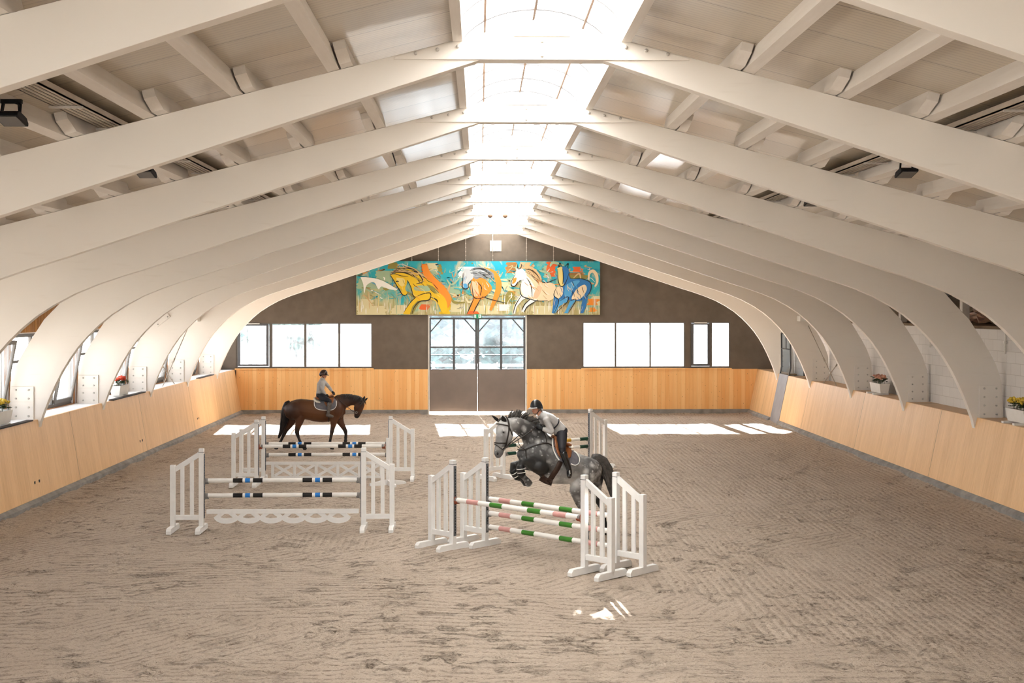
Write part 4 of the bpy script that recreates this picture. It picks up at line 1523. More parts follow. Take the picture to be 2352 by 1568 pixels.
for A_, B_, z, lab in ((FL, FR, .87, 'front pole with green and pink bands on the near oxer'), (BL, BR, .84, 'rear top pole with green and pink bands under the grey horse'),
                       (BL, BR, .587, 'rear middle pole with green and pink bands on the near oxer'), (BL, BR, .345, 'rear lowest pole with green and pink bands on the near oxer')):
    pole(A_ + d3 * .075 + Vector((0, 0, z)), B_ - d3 * .075 + Vector((0, 0, z)), GRN, lab, GP)

# far vertical with dark green poles
KL_, KR_ = Vector((.575, 32.45, 0)), Vector((2.91, 34.33, 0))
d4 = (KR_ - KL_).normalized()
an = math.atan2(d4.y, d4.x)
place_wing(KL_.x, KL_.y, an + PI, "white wing behind the grey horse's head", GX, ((.79, 'cap'), (.595, 'cap')))
place_wing(KR_.x, KR_.y, an, "white wing standing behind the grey horse's rump", GX, ((.78, 'cap'), (.58, 'cap')))
DG = [(.12, 'dgreen'), (.13, 'polew'), (.13, 'yellow'), (.13, 'polew'), (.13, 'dgreen'), (.13, 'polew'), (.13, 'yellow'), (.13, 'polew'), (.12, 'dgreen')]
for z, lab in ((.785, 'upper dark green and white pole behind the grey horse'), (.587, 'lower dark green and white pole behind the grey horse')):
    pole(KL_ + d4 * .07 + Vector((0, 0, z)), KR_ - d4 * .07 + Vector((0, 0, z)), DG, lab, GP, r=.045)
for w, cups in pend:
    for z, mm in cups:
        cup(w, z - .0, mm)
# ------------------------------------------------------------------ animals and riders
class Frame:
    """upright plane of a horse: origin on the ground, heading in plan; pt() casts an image crop pixel from the camera onto it"""

    def __init__(self, O, ang, u0, v0, sc, ppm):
        self.O = Vector(O)
        self.h = Vector((math.cos(ang), math.sin(ang), 0))
        self.l = Vector((-math.sin(ang), math.cos(ang), 0))
        self.ang, self.u0, self.v0, self.sc, self.ppm = ang, u0, v0, sc, ppm

    def pt(self, u, v, y=0.0):
        r = ray(self.u0 + u / self.sc, self.v0 + v / self.sc)
        C = Vector((0, 0, CAM_H))
        t = (y - (C - self.O).dot(self.l)) / r.dot(self.l)
        P = C + r * t
        return Vector(((P - self.O).dot(self.h), y, P.z))


class Body:
    def __init__(self, fr):
        self.fr, self.mb, self.nodes = fr, MB(), []

    def ringset(self, items, col, seg=18):
        """items: (centre, in-plane half vector, lateral half vector)"""
        rings = []

        def ring(C, A, B, k=1.0, sh=Vector((0, 0, 0))):
            return [C + sh + A * (math.cos(t) * k) + B * (math.sin(t) * k) for t in [2 * PI * i / seg for i in range(seg)]]
        n = len(items)
        for i, (C, A, B) in enumerate(items):
            if i == 0:
                T = (items[0][0] - items[1][0]).normalized()
                rings.append(ring(C, A, B, .5, T * A.length * .42))
            rings.append(ring(C, A, B))
            if i == n - 1:
                T = (items[-1][0] - items[-2][0]).normalized()
                rings.append(ring(C, A, B, .5, T * A.length * .42))
        self.mb.loft(rings)
        for i, (C, A, B) in enumerate(items):
            c = col[i] if isinstance(col, list) else col
            self.nodes.append((C, max(.03, min(A.length, B.length)), c))

    def pairs(self, rows, col):
        """rows: (top uv, bottom uv, half width, lateral centre)"""
        it = []
        for row in rows:
            a, b, w = row[:3]
            yc = row[3] if len(row) > 3 else 0.0
            p, q = self.fr.pt(*a, yc), self.fr.pt(*b, yc)
            it.append(((p + q) / 2, (p - q) / 2, Vector((0, w, 0))))
        self.ringset(it, col)

    def chain(self, rows, col, ratio=1.0):
        """rows: (u, v, y, radius in crop px[, lateral radius m])"""
        P = [self.fr.pt(r[0], r[1], r[2]) for r in rows]
        R = [r[3] / self.fr.ppm for r in rows]
        W = [r[4] if len(r) > 4 else R[i] * ratio for i, r in enumerate(rows)]
        self.chain3(P, R, W, col)

    def chain3(self, P, R, W, col):
        it = []
        n = len(P)
        for i in range(n):
            T = (P[min(i + 1, n - 1)] - P[max(i - 1, 0)]).normalized()
            L = Vector((0, 1, 0))
            L = L - T * L.dot(T)
            L = L.normalized() if L.length > .05 else Vector((1, 0, 0))
            A = T.cross(L).normalized()
            it.append((P[i], A * R[i], L * W[i]))
        self.ringset(it, col, 14)

    def fuse(self, name, mat, parent, voxel, smooth=5, factor=.5):
        me = self.mb.mesh(name)
        tmp = bpy.data.objects.new(name + '_raw', me)
        COL.objects.link(tmp)
        m1 = tmp.modifiers.new('r', 'REMESH')
        m1.mode = 'VOXEL'
        m1.voxel_size = voxel
        m1.use_smooth_shade = True
        m2 = tmp.modifiers.new('s', 'SMOOTH')
        m2.factor = factor
        m2.iterations = smooth
        dg = bpy.context.evaluated_depsgraph_get()
        dg.update()
        ev = tmp.evaluated_get(dg)
        out = bpy.data.meshes.new_from_object(ev)
        out.name = name
        bpy.data.objects.remove(tmp)
        for p in out.polygons:
            p.use_smooth = True
        out.materials.clear()
        out.materials.append(mat)
        nv = len(out.vertices)
        co = np.empty(nv * 3, dtype=np.float32)
        out.vertices.foreach_get('co', co)
        co = co.reshape(-1, 3)
        if self.nodes and isinstance(self.nodes[0][2], tuple):
            acc = np.zeros((nv, 4), dtype=np.float32)
            ws = np.zeros(nv, dtype=np.float32)
            for C, r, c in self.nodes:
                d = np.linalg.norm(co - np.array(C, dtype=np.float32), axis=1) / r
                w = 1.0 / (d ** 5 + 1e-3)
                acc += w[:, None] * np.array((*c, 1) if len(c) == 3 else c, dtype=np.float32)
                ws += w
            acc /= ws[:, None]
            at = out.color_attributes.new('coat', 'FLOAT_COLOR', 'POINT')
            at.data.foreach_set('color', acc.ravel())
        o = bpy.data.objects.new(name, out)
        COL.objects.link(o)
        o.parent = parent
        self.bvh = BVHTree.FromPolygons([Vector(c) for c in co], [tuple(p.vertices) for p in out.polygons])
        self.obj = o
        return o

    # ---- things laid on the surface
    def on(self, u, v, side, off=.006, y0=.3):
        C = Vector((0, 0, CAM_H)) - self.fr.O
        C = Vector((C.dot(self.fr.h), C.dot(self.fr.l), C.z + self.fr.O.z))
        d = (self.fr.pt(u, v, 0.0) - C).normalized()
        if C.y * side > 0:
            h = self.bvh.ray_cast(C, d)
            if h[0] is not None:
                nrm = h[1] if h[1].dot(d) < 0 else -h[1]
                return h[0] + nrm * off
        y = side * y0
        P = None
        for _ in range(4):
            P = self.fr.pt(u, v, y)
            h = self.bvh.ray_cast(Vector((P.x, side * 1.6, P.z)), Vector((0, -side, 0)))
            if h[0] is None or h[0].y * side < -.25:
                P = self.fr.pt(u, v, side * .05)
                return Vector((P.x, side * .05, P.z))
            y = h[0].y + side * off
        return Vector((P.x, y, P.z))

    def mirror(self, p, side, off=.006):
        h = self.bvh.ray_cast(Vector((p.x, -side * 1.6, p.z)), Vector((0, side, 0)))
        if h[0] is None or abs(h[0].y - p.y) > 1.0:
            return Vector((p.x, p.y - side * .02, p.z))
        return Vector((p.x, h[0].y - side * off, p.z))

    def patch(self, rows, side, name, mat, parent, n=10, off=.008, thick=.012, both=True, y0=.3, m2=None):
        grid = [[self.on(a[0] + (b[0] - a[0]) * j / n, a[1] + (b[1] - a[1]) * j / n, side, off, y0) for j in range(n + 1)] for a, b in rows]
        first = None
        for g in [grid] + ([[[self.mirror(p, side, off) for p in r] for r in grid]] if both else []):
            mb = MB()
            vs = [p for r in g for p in r]
            w = n + 1
            mb.add(vs, [(i * w + j, i * w + j + 1, (i + 1) * w + j + 1, (i + 1) * w + j) for i in range(len(g) - 1) for j in range(n)], 0, True)
            o = mb.build(name, mat, parent)
            s = o.modifiers.new('thick', 'SOLIDIFY')
            s.thickness = thick
            s.offset = 0
            first = first or o
        return first

    def strap(self, line, wpx, side, name, mat, parent, both=False, off=.007, y0=.3, thick=.008, sub=5):
        s = spline(line, sub)
        rows = []
        for i, (u, v) in enumerate(s):
            a, b = s[max(i - 1, 0)], s[min(i + 1, len(s) - 1)]
            dx, dy = b[0] - a[0], b[1] - a[1]
            l = math.hypot(dx, dy) or 1
            rows.append(((u - dy / l * wpx / 2, v + dx / l * wpx / 2), (u + dy / l * wpx / 2, v - dx / l * wpx / 2)))
        return self.patch(rows, side, name, mat, parent, 2, off, thick, both, y0)


def coat(name, dapple, rough=.5):
    m = N(name)
    o = m.obj()
    a = m.n('ShaderNodeAttribute', attribute_name='coat').outputs['Color']
    nz = m.noise(o, 7.0, 4, .6)
    col = m.mix(m.math('MULTIPLY', nz, .35), a, m.mix(1.0, a, (.45, .42, .40, 1), 'MULTIPLY'))
    if dapple:
        wv = m.n('ShaderNodeVectorMath', {0: o, 1: m.n('ShaderNodeVectorMath', {0: m.n('ShaderNodeTexNoise', {'Vector': o, 'Scale': 8.0}).outputs[1], 1: (.09, .09, .09)}, operation='MULTIPLY').outputs[0]}, operation='ADD').outputs[0]
        vo = m.n('ShaderNodeTexVoronoi', {'Vector': wv, 'Scale': 15.0, 'Randomness': .9}, feature='SMOOTH_F1')
        vo.inputs['Smoothness'].default_value = .25
        big = m.n('ShaderNodeTexVoronoi', {'Vector': wv, 'Scale': 7.5, 'Randomness': 1.0}, feature='F1')
        d1 = m.rng(vo.outputs['Distance'], .14, .34, 1.0, 0.0)
        d2 = m.rng(big.outputs['Distance'], .12, .55, 1.0, 0.0)
        reg = m.rng(m.noise(o, 2.6, 3), .40, .60)
        d = m.math('MULTIPLY', m.math('MAXIMUM', m.math('MULTIPLY', d1, .8), m.math('MULTIPLY', d2, .85)), m.rng(reg, 0, 1, .35, 1.0))
        bw = m.n('ShaderNodeRGBToBW', {0: a}).outputs[0]
        d = m.math('MULTIPLY', d, m.rng(bw, .02, .06, 0.0, 1.0))
        col = m.mix(m.math('MULTIPLY', d, .85), col, (.74, .73, .71, 1))
        dark = m.rng(m.noise(m.map(o, (1, 1, 1), (4, 2, 9)), 3.0, 3), .48, .66)
        col = m.mix(m.math('MULTIPLY', dark, .62), col, m.mix(1.0, col, (.20, .19, .19, 1), 'MULTIPLY'))
    hair = m.noise(m.map(o, (30, 30, 120)), 1.0, 3)
    return m.done(m.bsdf(col, rough, 0, m.bump(hair, .12, .004), .45, sheen=.0))


M['coatgrey'] = coat('dapple_grey_coat', True, .48)
M['coatbay'] = coat('bay_coat', False, .50)
M['maneb'] = plain('black_horse_hair', (.012, .009, .008), .5, var=.3, scale=30)
M['maneg'] = plain('grey_horse_hair', (.075, .068, .062), .55, var=.5, scale=14)


def tufts(name, pts, dirs, L, r, mat, parent, n, rnd, jit=.03, side=0.0):
    mb = MB()
    for _ in range(n):
        t = rnd.random() * (len(pts) - 1)
        i = min(int(t), len(pts) - 2)
        f = t - i
        p = pts[i].lerp(pts[i + 1], f)
        d = dirs[i].lerp(dirs[i + 1], f)
        q = p + Vector((rnd.uniform(-jit, jit) * .5, rnd.uniform(-.02, .02), rnd.uniform(-.01, .01)))
        dd = d + Vector((rnd.uniform(-.3, .3), rnd.uniform(-.25, .25) + side, rnd.uniform(-.2, .2)))
        l = L * rnd.uniform(.6, 1.15)
        mb.tube([q - dd * .02, q + dd * l * .5, q + dd * l * .85 + Vector((0, side * .03, -.02)), q + dd * l + Vector((0, side * .05, -.045))], [r, r * .9, r * .5, r * .12], 5)
    return mb.build(name, mat, parent)


def tail(name, fr, rows, mat, parent, n, rnd):
    mb = MB()
    P = [fr.pt(r[0], r[1], r[2]) for r in rows]
    R = [r[3] / fr.ppm for r in rows]
    for _ in range(n):
        a = rnd.uniform(0, 2 * PI)
        k = math.sqrt(rnd.random())
        end = len(P) - (0 if rnd.random() < .6 else 1)
        pts, rs = [], []
        for i in range(end):
            T = (P[min(i + 1, len(P) - 1)] - P[max(i - 1, 0)]).normalized()
            A = T.cross(Vector((0, 1, 0))).normalized()
            pts.append(P[i] + A * (R[i] * k * math.cos(a)) + Vector((0, R[i] * .7 * k * math.sin(a), 0)) + Vector((rnd.uniform(-1, 1), rnd.uniform(-1, 1), 0)) * .008)
            rs.append(max(.004, R[i] * .34 * (1 - .6 * i / len(P))))
        rs[-1] = .003
        sm = []
        for i in range(len(pts) - 1):
            for j in range(3):
                sm.append((pts[i].lerp(pts[i + 1], j / 3), rs[i] + (rs[i + 1] - rs[i]) * j / 3))
        sm.append((pts[-1], rs[-1]))
        mb.tube([s[0] for s in sm], [s[1] for s in sm], 5)
    return mb.build(name, mat, parent)


def ear(fr_pts, base, tip, width, lat, mat, parent, inner):
    """a cupped leaf shaped ear; lat = direction its opening faces"""
    b, t = Vector(base), Vector(tip)
    ax = t - b
    L = ax.length
    ax.normalize()
    lat = (Vector(lat) - ax * Vector(lat).dot(ax)).normalized()
    sd = ax.cross(lat)
    mb = MB()
    rings = []
    for i in range(8):
        f = i / 7
        w = width * (.62 + 1.1 * f - 1.72 * f * f) if f < 1 else .002
        w = max(w, .003)
        c = b + ax * L * f
        rings.append([c + sd * w * math.cos(a) + lat * (w * .55 * math.sin(a) - (.35 * w if math.sin(a) > .2 else 0)) for a in [2 * PI * k / 12 for k in range(12)]])
    mb.loft(rings)
    o = mb.build('ear', mat, parent)
    return o


def ball_child(name, c, r, mat, parent, rz=None):
    mb = MB()
    mb.ball(c, r, r, rz or r, 12, 8)
    return mb.build(name, mat, parent)


# ---- riders
def basis(f, up):
    f = Vector(f).normalized()
    u = Vector(up)
    u = (u - f * u.dot(f)).normalized()
    s = u.cross(f)
    return Matrix((f, s, u)).transposed()      # columns: forward, left, up


def rider(fr, P, face, up, label, body_up, helmet_mats, boot_mat, group=None, stripe=False):
    L = {k: fr.pt(*v) for k, v in P.items() if k[0] != '_'}
    root = empty('person', fr.O, fr.ang)
    tag(root, label, 'person', group)

    def V(k):
        return L[k]
    up_ = (V('neck') - V('pelvis')).normalized()
    tors = ['pelvis', 'waist', 'chest', 'shoulders', 'collar']
    RA = [.125, .105, .118, .085, .058]
    RB = [.168, .138, .165, .175, .085]

    def torso(b, k, names=tors):
        idx = [tors.index(n_) for n_ in names]
        b.chain3([V(n_) for n_ in names], [RA[i] + k for i in idx], [RB[i] + k for i in idx], 1)

    def arm(b, s, k):
        a, e, w = V('shoulder' + s), V('elbow' + s), V('wrist' + s)
        b.chain3([a, a.lerp(e, .5), e], [.058 + k, .052 + k, .044 + k], [.058 + k, .052 + k, .044 + k], 1)
        b.chain3([e, e.lerp(w, .35), w], [.043 + k, .043 + k, .029 + k * .8], [.043 + k, .043 + k, .029 + k * .8], 1)

    def thigh(b, s, k):
        h, n_ = V('hip' + s), V('knee' + s)
        b.chain3([h, h.lerp(n_, .45), n_], [.098 + k, .086 + k, .060 + k], [.095 + k, .082 + k, .058 + k], 1)

    def shin(b, s, k, f0=.0):
        n_, a = V('knee' + s), V('ankle' + s)
        b.chain3([n_.lerp(a, f0), n_.lerp(a, .3), n_.lerp(a, .65), a], [.056 + k, .058 + k, .045 + k, .038 + k], [.056 + k, .058 + k, .045 + k, .038 + k], 1)

    def foot(b, s, k):
        a, t = V('ankle' + s), V('toe' + s)
        hl = a + (a - t).normalized() * .045
        dn = Vector((0, 0, -.03))
        b.chain3([hl + dn, a + dn, a.lerp(t, .55) + dn * 1.0, t + dn * .6], [.038 + k, .042 + k, .038 + k, .026 + k], [.034 + k, .04 + k, .044 + k, .03 + k], 1)

    B = Body(fr)
    torso(B, -.012)
    for s in 'LR':
        arm(B, s, -.010)
        thigh(B, s, -.012)
        shin(B, s, -.010)
        foot(B, s, -.010)
        B.chain3([V('wrist' + s), V('wrist' + s) + (V('hand' + s) - V('wrist' + s)).normalized() * .05], [.022, .016], [.022, .016], 1)
    hd = V('head')
    Bm = basis(face, up)
    T = lambda x, y, z: hd + Bm @ Vector((x, y, z))
    B.chain3([V('collar'), V('neck'), T(-.02, 0, -.05)], [.055, .05, .05], [.058, .052, .05], 1)
    B.mb.ball(T(-.005, 0, .02), .098, .076, .098, 18, 12, 0, Bm)
    B.mb.ball(T(.03, 0, -.055), .058, .053, .058, 14, 10, 0, Bm)
    B.mb.ball(T(.062, 0, -.088), .026, .030, .022, 12, 8, 0, Bm)
    B.mb.ball(T(.07, 0, .018), .03, .055, .016, 12, 8, 0, Bm)
    B.mb.loft([[T(.085, -.006, .018), T(.09, 0, .022), T(.085, .006, .018), T(.07, 0, .01)], [T(.098, -.016, -.024), T(.118, 0, -.026), T(.098, .016, -.024), T(.08, 0, -.04)]])
    B.mb.ball(T(.083, 0, -.058), .014, .024, .012, 10, 6, 0, Bm)
    for s in (-1, 1):
        B.mb.ball(T(-.012, s * .078, -.02), .022, .012, .032, 10, 8, 0, Bm)
    body = B.fuse('body', M['skin'], root, .0095, 4)
    for s in (-1, 1):
        ball_child('eye', T(.079, s * .031, .0), .0105, M['eye'], root)
    mb = MB()
    mb.ball(T(.092, 0, -.060), .009, .022, .006, 10, 6, 0, Bm)
    mb.build('mouth', M['lip'], root)
    # hair gathered at the nape
    H = Body(fr)
    H.mb.ball(T(-.045, 0, .01), .072, .074, .085, 14, 10, 0, Bm)
    H.mb.ball(T(-.085, 0, -.055), .035, .04, .035, 12, 8, 0, Bm)
    H.fuse('hair', M['hairb'], root, .012, 3)
    # clothes
    J = Body(fr)
    torso(J, .006, ['pelvis', 'waist', 'chest', 'shoulders', 'collar'])
    for s in 'LR':
        arm(J, s, .007)
    J2_ = J.fuse('jumper', M['jumper'], root, .012, 5)
    # cut the hem: keep what lies above the hip line
    me = J2_.data
    bm = bmesh.new()
    bm.from_mesh(me)
    hp = V('pelvis').lerp(V('waist'), P.get('_hem', .42))
    bmesh.ops.bisect_plane(bm, geom=bm.verts[:] + bm.edges[:] + bm.faces[:], plane_co=V('collar') + (V('collar') - V('shoulders')).normalized() * .0, plane_no=(V('collar') - V('shoulders')).normalized(), clear_outer=False)
    cutn = (V('waist') - V('pelvis')).normalized()
    kill = [v for v in bm.verts if (v.co - hp).dot(cutn) < 0 and (v.co - V('pelvis')).length < .26]
    bmesh.ops.delete(bm, geom=kill, context='VERTS')
    bm.to_mesh(me)
    bm.free()
    sm_ = J2_.modifiers.new('thick', 'SOLIDIFY')
    sm_.thickness = .006
    C_ = MB()
    cb = basis(V('neck') - V('collar'), Vector((1, .01, 0)))
    ring = [V('collar') - (V('neck') - V('collar')).normalized() * .006 + cb @ Vector((0, .072 * math.cos(t),   .070 * math.sin(t))) for t in [2 * PI * i / 20 for i in range(21)]]
    C_.tube(ring, .011, 6)
    C_.build('collar', M['jumper'], J2_)
    if stripe:
        w = MB()
        a0, a1 = V('waist'), V('chest')
        ctr = a0.lerp(a1, .35)
        ax = (a1 - a0).normalized()
        lat = Vector((0, 1, 0))
        A = ax.cross(lat).normalized()
        rr = [ctr + A * (.122 * math.cos(t)) + lat * (.157 * math.sin(t)) for t in [2 * PI * i / 28 for i in range(29)]]
        rg = [[p + ax * .009, p - ax * .009] for p in rr]
        w.add([q for r_ in rg for q in r_], [(2 * i, 2 * i + 1, 2 * i + 3, 2 * i + 2) for i in range(28)], 0, True)
        o = w.build('dark_stripe', M['breech'], J2_)
        k_ = o.modifiers.new('t', 'SOLIDIFY')
        k_.thickness = .012
        k_.offset = 0
    Br = Body(fr)
    pe, wa = V('pelvis'), V('waist')
    Br.chain3([pe - (wa - pe) * .18, pe, pe.lerp(wa, .62)], [.118, .128, .112], [.150, .172, .148], 1)
    for s in 'LR':
        thigh(Br, s, .003)
        shin(Br, s, -.004)
    Br.fuse('breeches', M['breech'], root, .012, 5)
    for s in 'LR':
        Bo = Body(fr)
        shin(Bo, s, .009, .12)
        foot(Bo, s, .009)
        Bo.fuse('boot', boot_mat, root, .011, 4)
    # gloves with four fingers and a thumb closed on the rein
    for s in 'LR':
        G = Body(fr)
        w, h = V('wrist' + s), V('hand' + s)
        d = (h - w).normalized()
        side = 1 if s == 'L' else -1
        inn = Vector((0, -side, 0))
        inn = (inn - d * inn.dot(d)).normalized()
        dn = d.cross(inn).normalized()
        if dn.z > 0:
            dn = -dn
        G.chain3([w - d * .02, w, w + d * .035, w + d * .075], [.034, .034, .042, .040], [.034, .032, .030, .028], 1)
        k0 = w + d * .078
        for i in range(4):
            o_ = dn * ((i - 1.5) * .0195)
            ln = (.034, .038, .036, .029)[i]
            p0 = k0 + o_
            p1 = p0 + d * ln
            p2 = p1 + inn * .026 - d * .008
            p3 = p2 - d * .028
            G.mb.tube([p0, p1, p2, p3], [.0105, .010, .0095, .008], 8)
        t0 = w + d * .03 - dn * .035
        G.mb.tube([t0, t0 + d * .03 - dn * .008 + inn * .012, t0 + d * .058 + inn * .022], [.012, .0115, .008], 8)
        G.fuse('glove', M['glove'], root, .007, 2)
    # helmet
    mh, mv = helmet_mats
    hm = MB()
    rings = []
    for i in range(9):
        t = i / 8
        a = t * PI / 2 * .97
        z = -.028 + .165 * math.sin(a)
        k = math.cos(a) ** .82
        rings.append([T(-.012 + .128 * k * math.cos(p), .098 * k * math.sin(p), z - .035 * max(0, -math.cos(p)) * (1 - t) + .035 * max(0, math.cos(p)) * (1 - t)) for p in [2 * PI * q / 24 for q in range(24)]])
    hm.loft(rings)
    ho = hm.build('helmet', mh, root)
    br = MB()
    top_, bot_ = [], []
    for q in range(13):
        p = math.radians(-62 + 124 * q / 12)
        top_.append(((T(-.012 + .118 * math.cos(p), .092 * math.sin(p), .012)), T(-.012 + (.128 + .058 * math.cos(p) ** .7) * math.cos(p), (.100 + .012) * math.sin(p), -.004)))
    vs = [q for r_ in top_ for q in r_]
    br.add(vs, [(2 * i, 2 * i + 1, 2 * i + 3, 2 * i + 2) for i in range(12)], 0, True)
    bo = br.build('visor', mv, ho)
    sm_ = bo.modifiers.new('t', 'SOLIDIFY')
    sm_.thickness = .008
    st = MB()
    for s in (-1, 1):
        st.tube([T(.0, s * .088, .0), T(.012, s * .078, -.06), T(.035, s * .045, -.112), T(.04, 0, -.122)], .0075, 6)
        st.tube([T(-.06, s * .082, -.02), T(-.02, s * .078, -.05), T(.012, s * .078, -.062)], .007, 6)
    st.build('chin_strap', M['darkleather'], ho)
    return root, L, T


rnd = random.Random(11)

# ======================================================== bay horse walking along the far end
BO = on_z(743.5, 1031.5)
fb_ = Frame((BO.x, BO.y, 0), 0.0, 600, 820, 6.97, 534.6)
bay = empty('horse', fb_.O, 0)
tag(bay, 'brown bay horse with black tail walking past the left jumps, head lowered', 'horse')
CB, CB2, CBd, BLKC = (.085, .027, .008), (.135, .05, .014), (.026, .010, .005), (.010, .008, .007)
B = Body(fb_)
B.pairs([((378, 765), (368, 900), .10), ((420, 738), (400, 960), .19), ((480, 700), (470, 1005), .25), ((560, 676), (560, 1000), .275), ((640, 666), (650, 985), .28), ((740, 676), (745, 1005), .285), ((850, 688), (850, 1030), .30), ((960, 690), (960, 1042), .305),
         ((1060, 668), (1060, 1036), .29), ((1140, 640), (1140, 1022), .255), ((1210, 622), (1215, 1004), .225), ((1272, 680), (1280, 975), .185), ((1318, 760), (1320, 930), .12)],
        [CB, CB, CBd, CBd, CB, CB2, CB2, CB2, CB2, CB, CB, CB, CB])
B.pairs([((1150, 640), (1290, 930), .17), ((1215, 606), (1335, 855), .145), ((1300, 592), (1370, 808), .115), ((1395, 594), (1430, 776), .095), ((1480, 605), (1480, 770), .085), ((1560, 626), (1530, 770), .082), ((1618, 655), (1560, 760), .08)],
        [CB, CBd, CBd, CBd, CBd, CBd, CBd])
B.pairs([((1628, 668), (1540, 705), .075), ((1655, 715), (1500, 760), .098), ((1657, 768), (1480, 800), .10), ((1642, 812), (1484, 850), .088), ((1622, 860), (1490, 890), .068), ((1600, 905), (1486, 925), .058), ((1578, 948), (1490, 962), .055), ((1555, 972), (1515, 974), .035)],
        [CBd, CBd, CB, CB, CB, CBd, BLKC, BLKC])
hy, fy = .13, .115
rh = [(610, 880, -hy, 120, .12), (628, 960, -hy, 88, .10), (606, 1050, -hy, 60, .085), (580, 1150, -hy, 42, .055), (572, 1205, -hy, 38, .045), (590, 1262, -hy, 27, .034), (614, 1330, -hy, 23, .032), (634, 1380, -hy, 28, .038), (662, 1422, -hy, 23, .034), (690, 1452, -hy, 30, .045), (706, 1474, -hy, 36, .055)]
lh = [(490, 880, hy, 120, .12), (492, 985, hy, 92, .10), (445, 1085, hy, 60, .08), (388, 1172, hy, 42, .055), (372, 1212, hy, 37, .045), (345, 1275, hy, 26, .034), (312, 1345, hy, 23, .032), (292, 1382, hy, 28, .038), (262, 1424, hy, 23, .034), (246, 1452, hy, 30, .045), (238, 1474, hy, 36, .055)]
rf = [(1195, 880, -fy, 105, .09), (1172, 970, -fy, 78, .075), (1156, 1060, -fy, 50, .06), (1142, 1140, -fy, 38, .045), (1130, 1195, -fy, 36, .045), (1118, 1262, -fy, 25, .032), (1104, 1332, -fy, 23, .03), (1098, 1368, -fy, 28, .038), (1115, 1414, -fy, 23, .034), (1130, 1448, -fy, 30, .044), (1138, 1472, -fy, 36, .052)]
lf = [(1232, 880, fy, 100, .09), (1246, 985, fy, 74, .075), (1285, 1072, fy, 50, .06), (1330, 1145, fy, 38, .045), (1350, 1188, fy, 36, .045), (1357, 1242, fy, 25, .032), (1352, 1286, fy, 28, .038), (1352, 1312, fy, 24, .034), (1351, 1332, fy, 30, .044), (1351, 1348, fy, 32, .05)]
for rows in (rh, lh, rf, lf):
    n = len(rows)
    cc = [CB if i < 3 else CBd if i == 3 else BLKC for i in range(n)]
    B.chain(rows, cc)
for s in (-1, 1):
    p = fb_.pt(560, 850, s * .13)
    B.mb.ball(p, .26, .16, .27, 16, 10)
    p = fb_.pt(1215, 840, s * .12)
    B.mb.ball(p, .19, .12, .25, 16, 10)
    p = fb_.pt(1530, 795, s * .05)
    B.mb.ball(p, .085, .05, .085, 12, 8)
for u_ in (520, 640, 760, 880, 1000, 1100):
    B.nodes.append((fb_.pt(u_, 690, 0), .10, CBd))
B.fuse('body', M['coatbay'], bay, .016, 6)
ear(None, fb_.pt(1645, 668, -.05), fb_.pt(1655, 645, -.055) + Vector((0, -.0, .045)), .045, (.6, -.7, 0), M['coatbay'], bay, None)
ear(None, fb_.pt(1660, 690, .05), fb_.pt(1706, 650, .06), .045, (.6, .7, 0), M['coatbay'], bay, None)
for s in (-1, 1):
    ball_child('eye', B.on(1590, 748, s, -.008, .1), .02, M['eye'], bay)
    ball_child('nostril', B.on(1548, 952, s, -.008, .1), .014, M['eye'], bay)
tail('tail', fb_, [(455, 712, 0, 22), (410, 745, 0, 34), (388, 800, 0, 44), (378, 890, 0, 56), (372, 990, 0, 58), (355, 1080, 0, 50), (325, 1170, 0, 34), (300, 1240, 0, 24), (278, 1296, 0, 10)], M['maneb'], bay, 70, rnd)
cr = [(1200, 612), (1290, 594), (1395, 592), (1480, 602), (1560, 622), (1625, 655)]
tufts('mane', [fb_.pt(u, v + 12) for u, v in cr], [Vector((-.1, -.5, -.35))] * 3 + [Vector((.0, -.5, -.4))] * 3, .15, .02, M['maneb'], bay, 170, rnd, .03, -.05)
tufts('forelock', [fb_.pt(1630, 660), fb_.pt(1650, 690)], [Vector((.5, 0, -.8)), Vector((.35, 0, -.9))], .12, .014, M['maneb'], bay, 12, rnd)
# tack of the bay
sd_ = -1
sp = B.patch([((858, 690), (1150, 652)), ((850, 715), (1185, 672)), ((858, 770), (1203, 720)), ((878, 812), (1206, 765)), ((930, 838), (1196, 800)), ((1000, 846), (1165, 832)), ((1060, 847), (1130, 842))], sd_, 'saddle_pad', M['padgrey'], bay, 10, .012, .014)
B.strap([(852, 700), (852, 770), (880, 818), (940, 842), (1040, 848), (1130, 842), (1180, 815), (1206, 765), (1198, 700)], 11, sd_, 'pad_piping', M['padwhite'], sp, True, .022)
sad = B.patch([((1010, 640), (1165, 640)), ((1000, 690), (1170, 680)), ((1015, 750), (1155, 725)), ((1045, 790), (1120, 770))], sd_, 'saddle', M['leather'], bay, 8, .032, .016)
mb = MB()
P_ = [fb_.pt(870, 640), fb_.pt(905, 655), fb_.pt(960, 668), fb_.pt(1040, 655), fb_.pt(1110, 625), fb_.pt(1150, 600)]
rings = []
for p, w, h in zip(P_, (.10, .17, .15, .12, .11, .05), (.02, .035, .04, .04, .04, .03)):
    rings.append([p + Vector((0, w * math.cos(t), h * math.sin(t))) for t in [2 * PI * i / 16 for i in range(16)]])
mb.loft(rings)
mb.build('saddle_seat', M['leather'], sad)
mb = MB()
rings = []
for (u, v), w, h in zip([(842, 660), (860, 672), (900, 690), (950, 700), (980, 700)], (.10, .18, .21, .20, .15), (.025, .045, .045, .03, .015)):
    p = fb_.pt(u, v)
    rings.append([p + Vector((0, w * math.cos(t), h * math.sin(t) - .22 * w * abs(math.cos(t)))) for t in [2 * PI * i / 16 for i in range(16)]])
mb.loft(rings)
mb.build('fleece_pad', M['fleece'], sad)
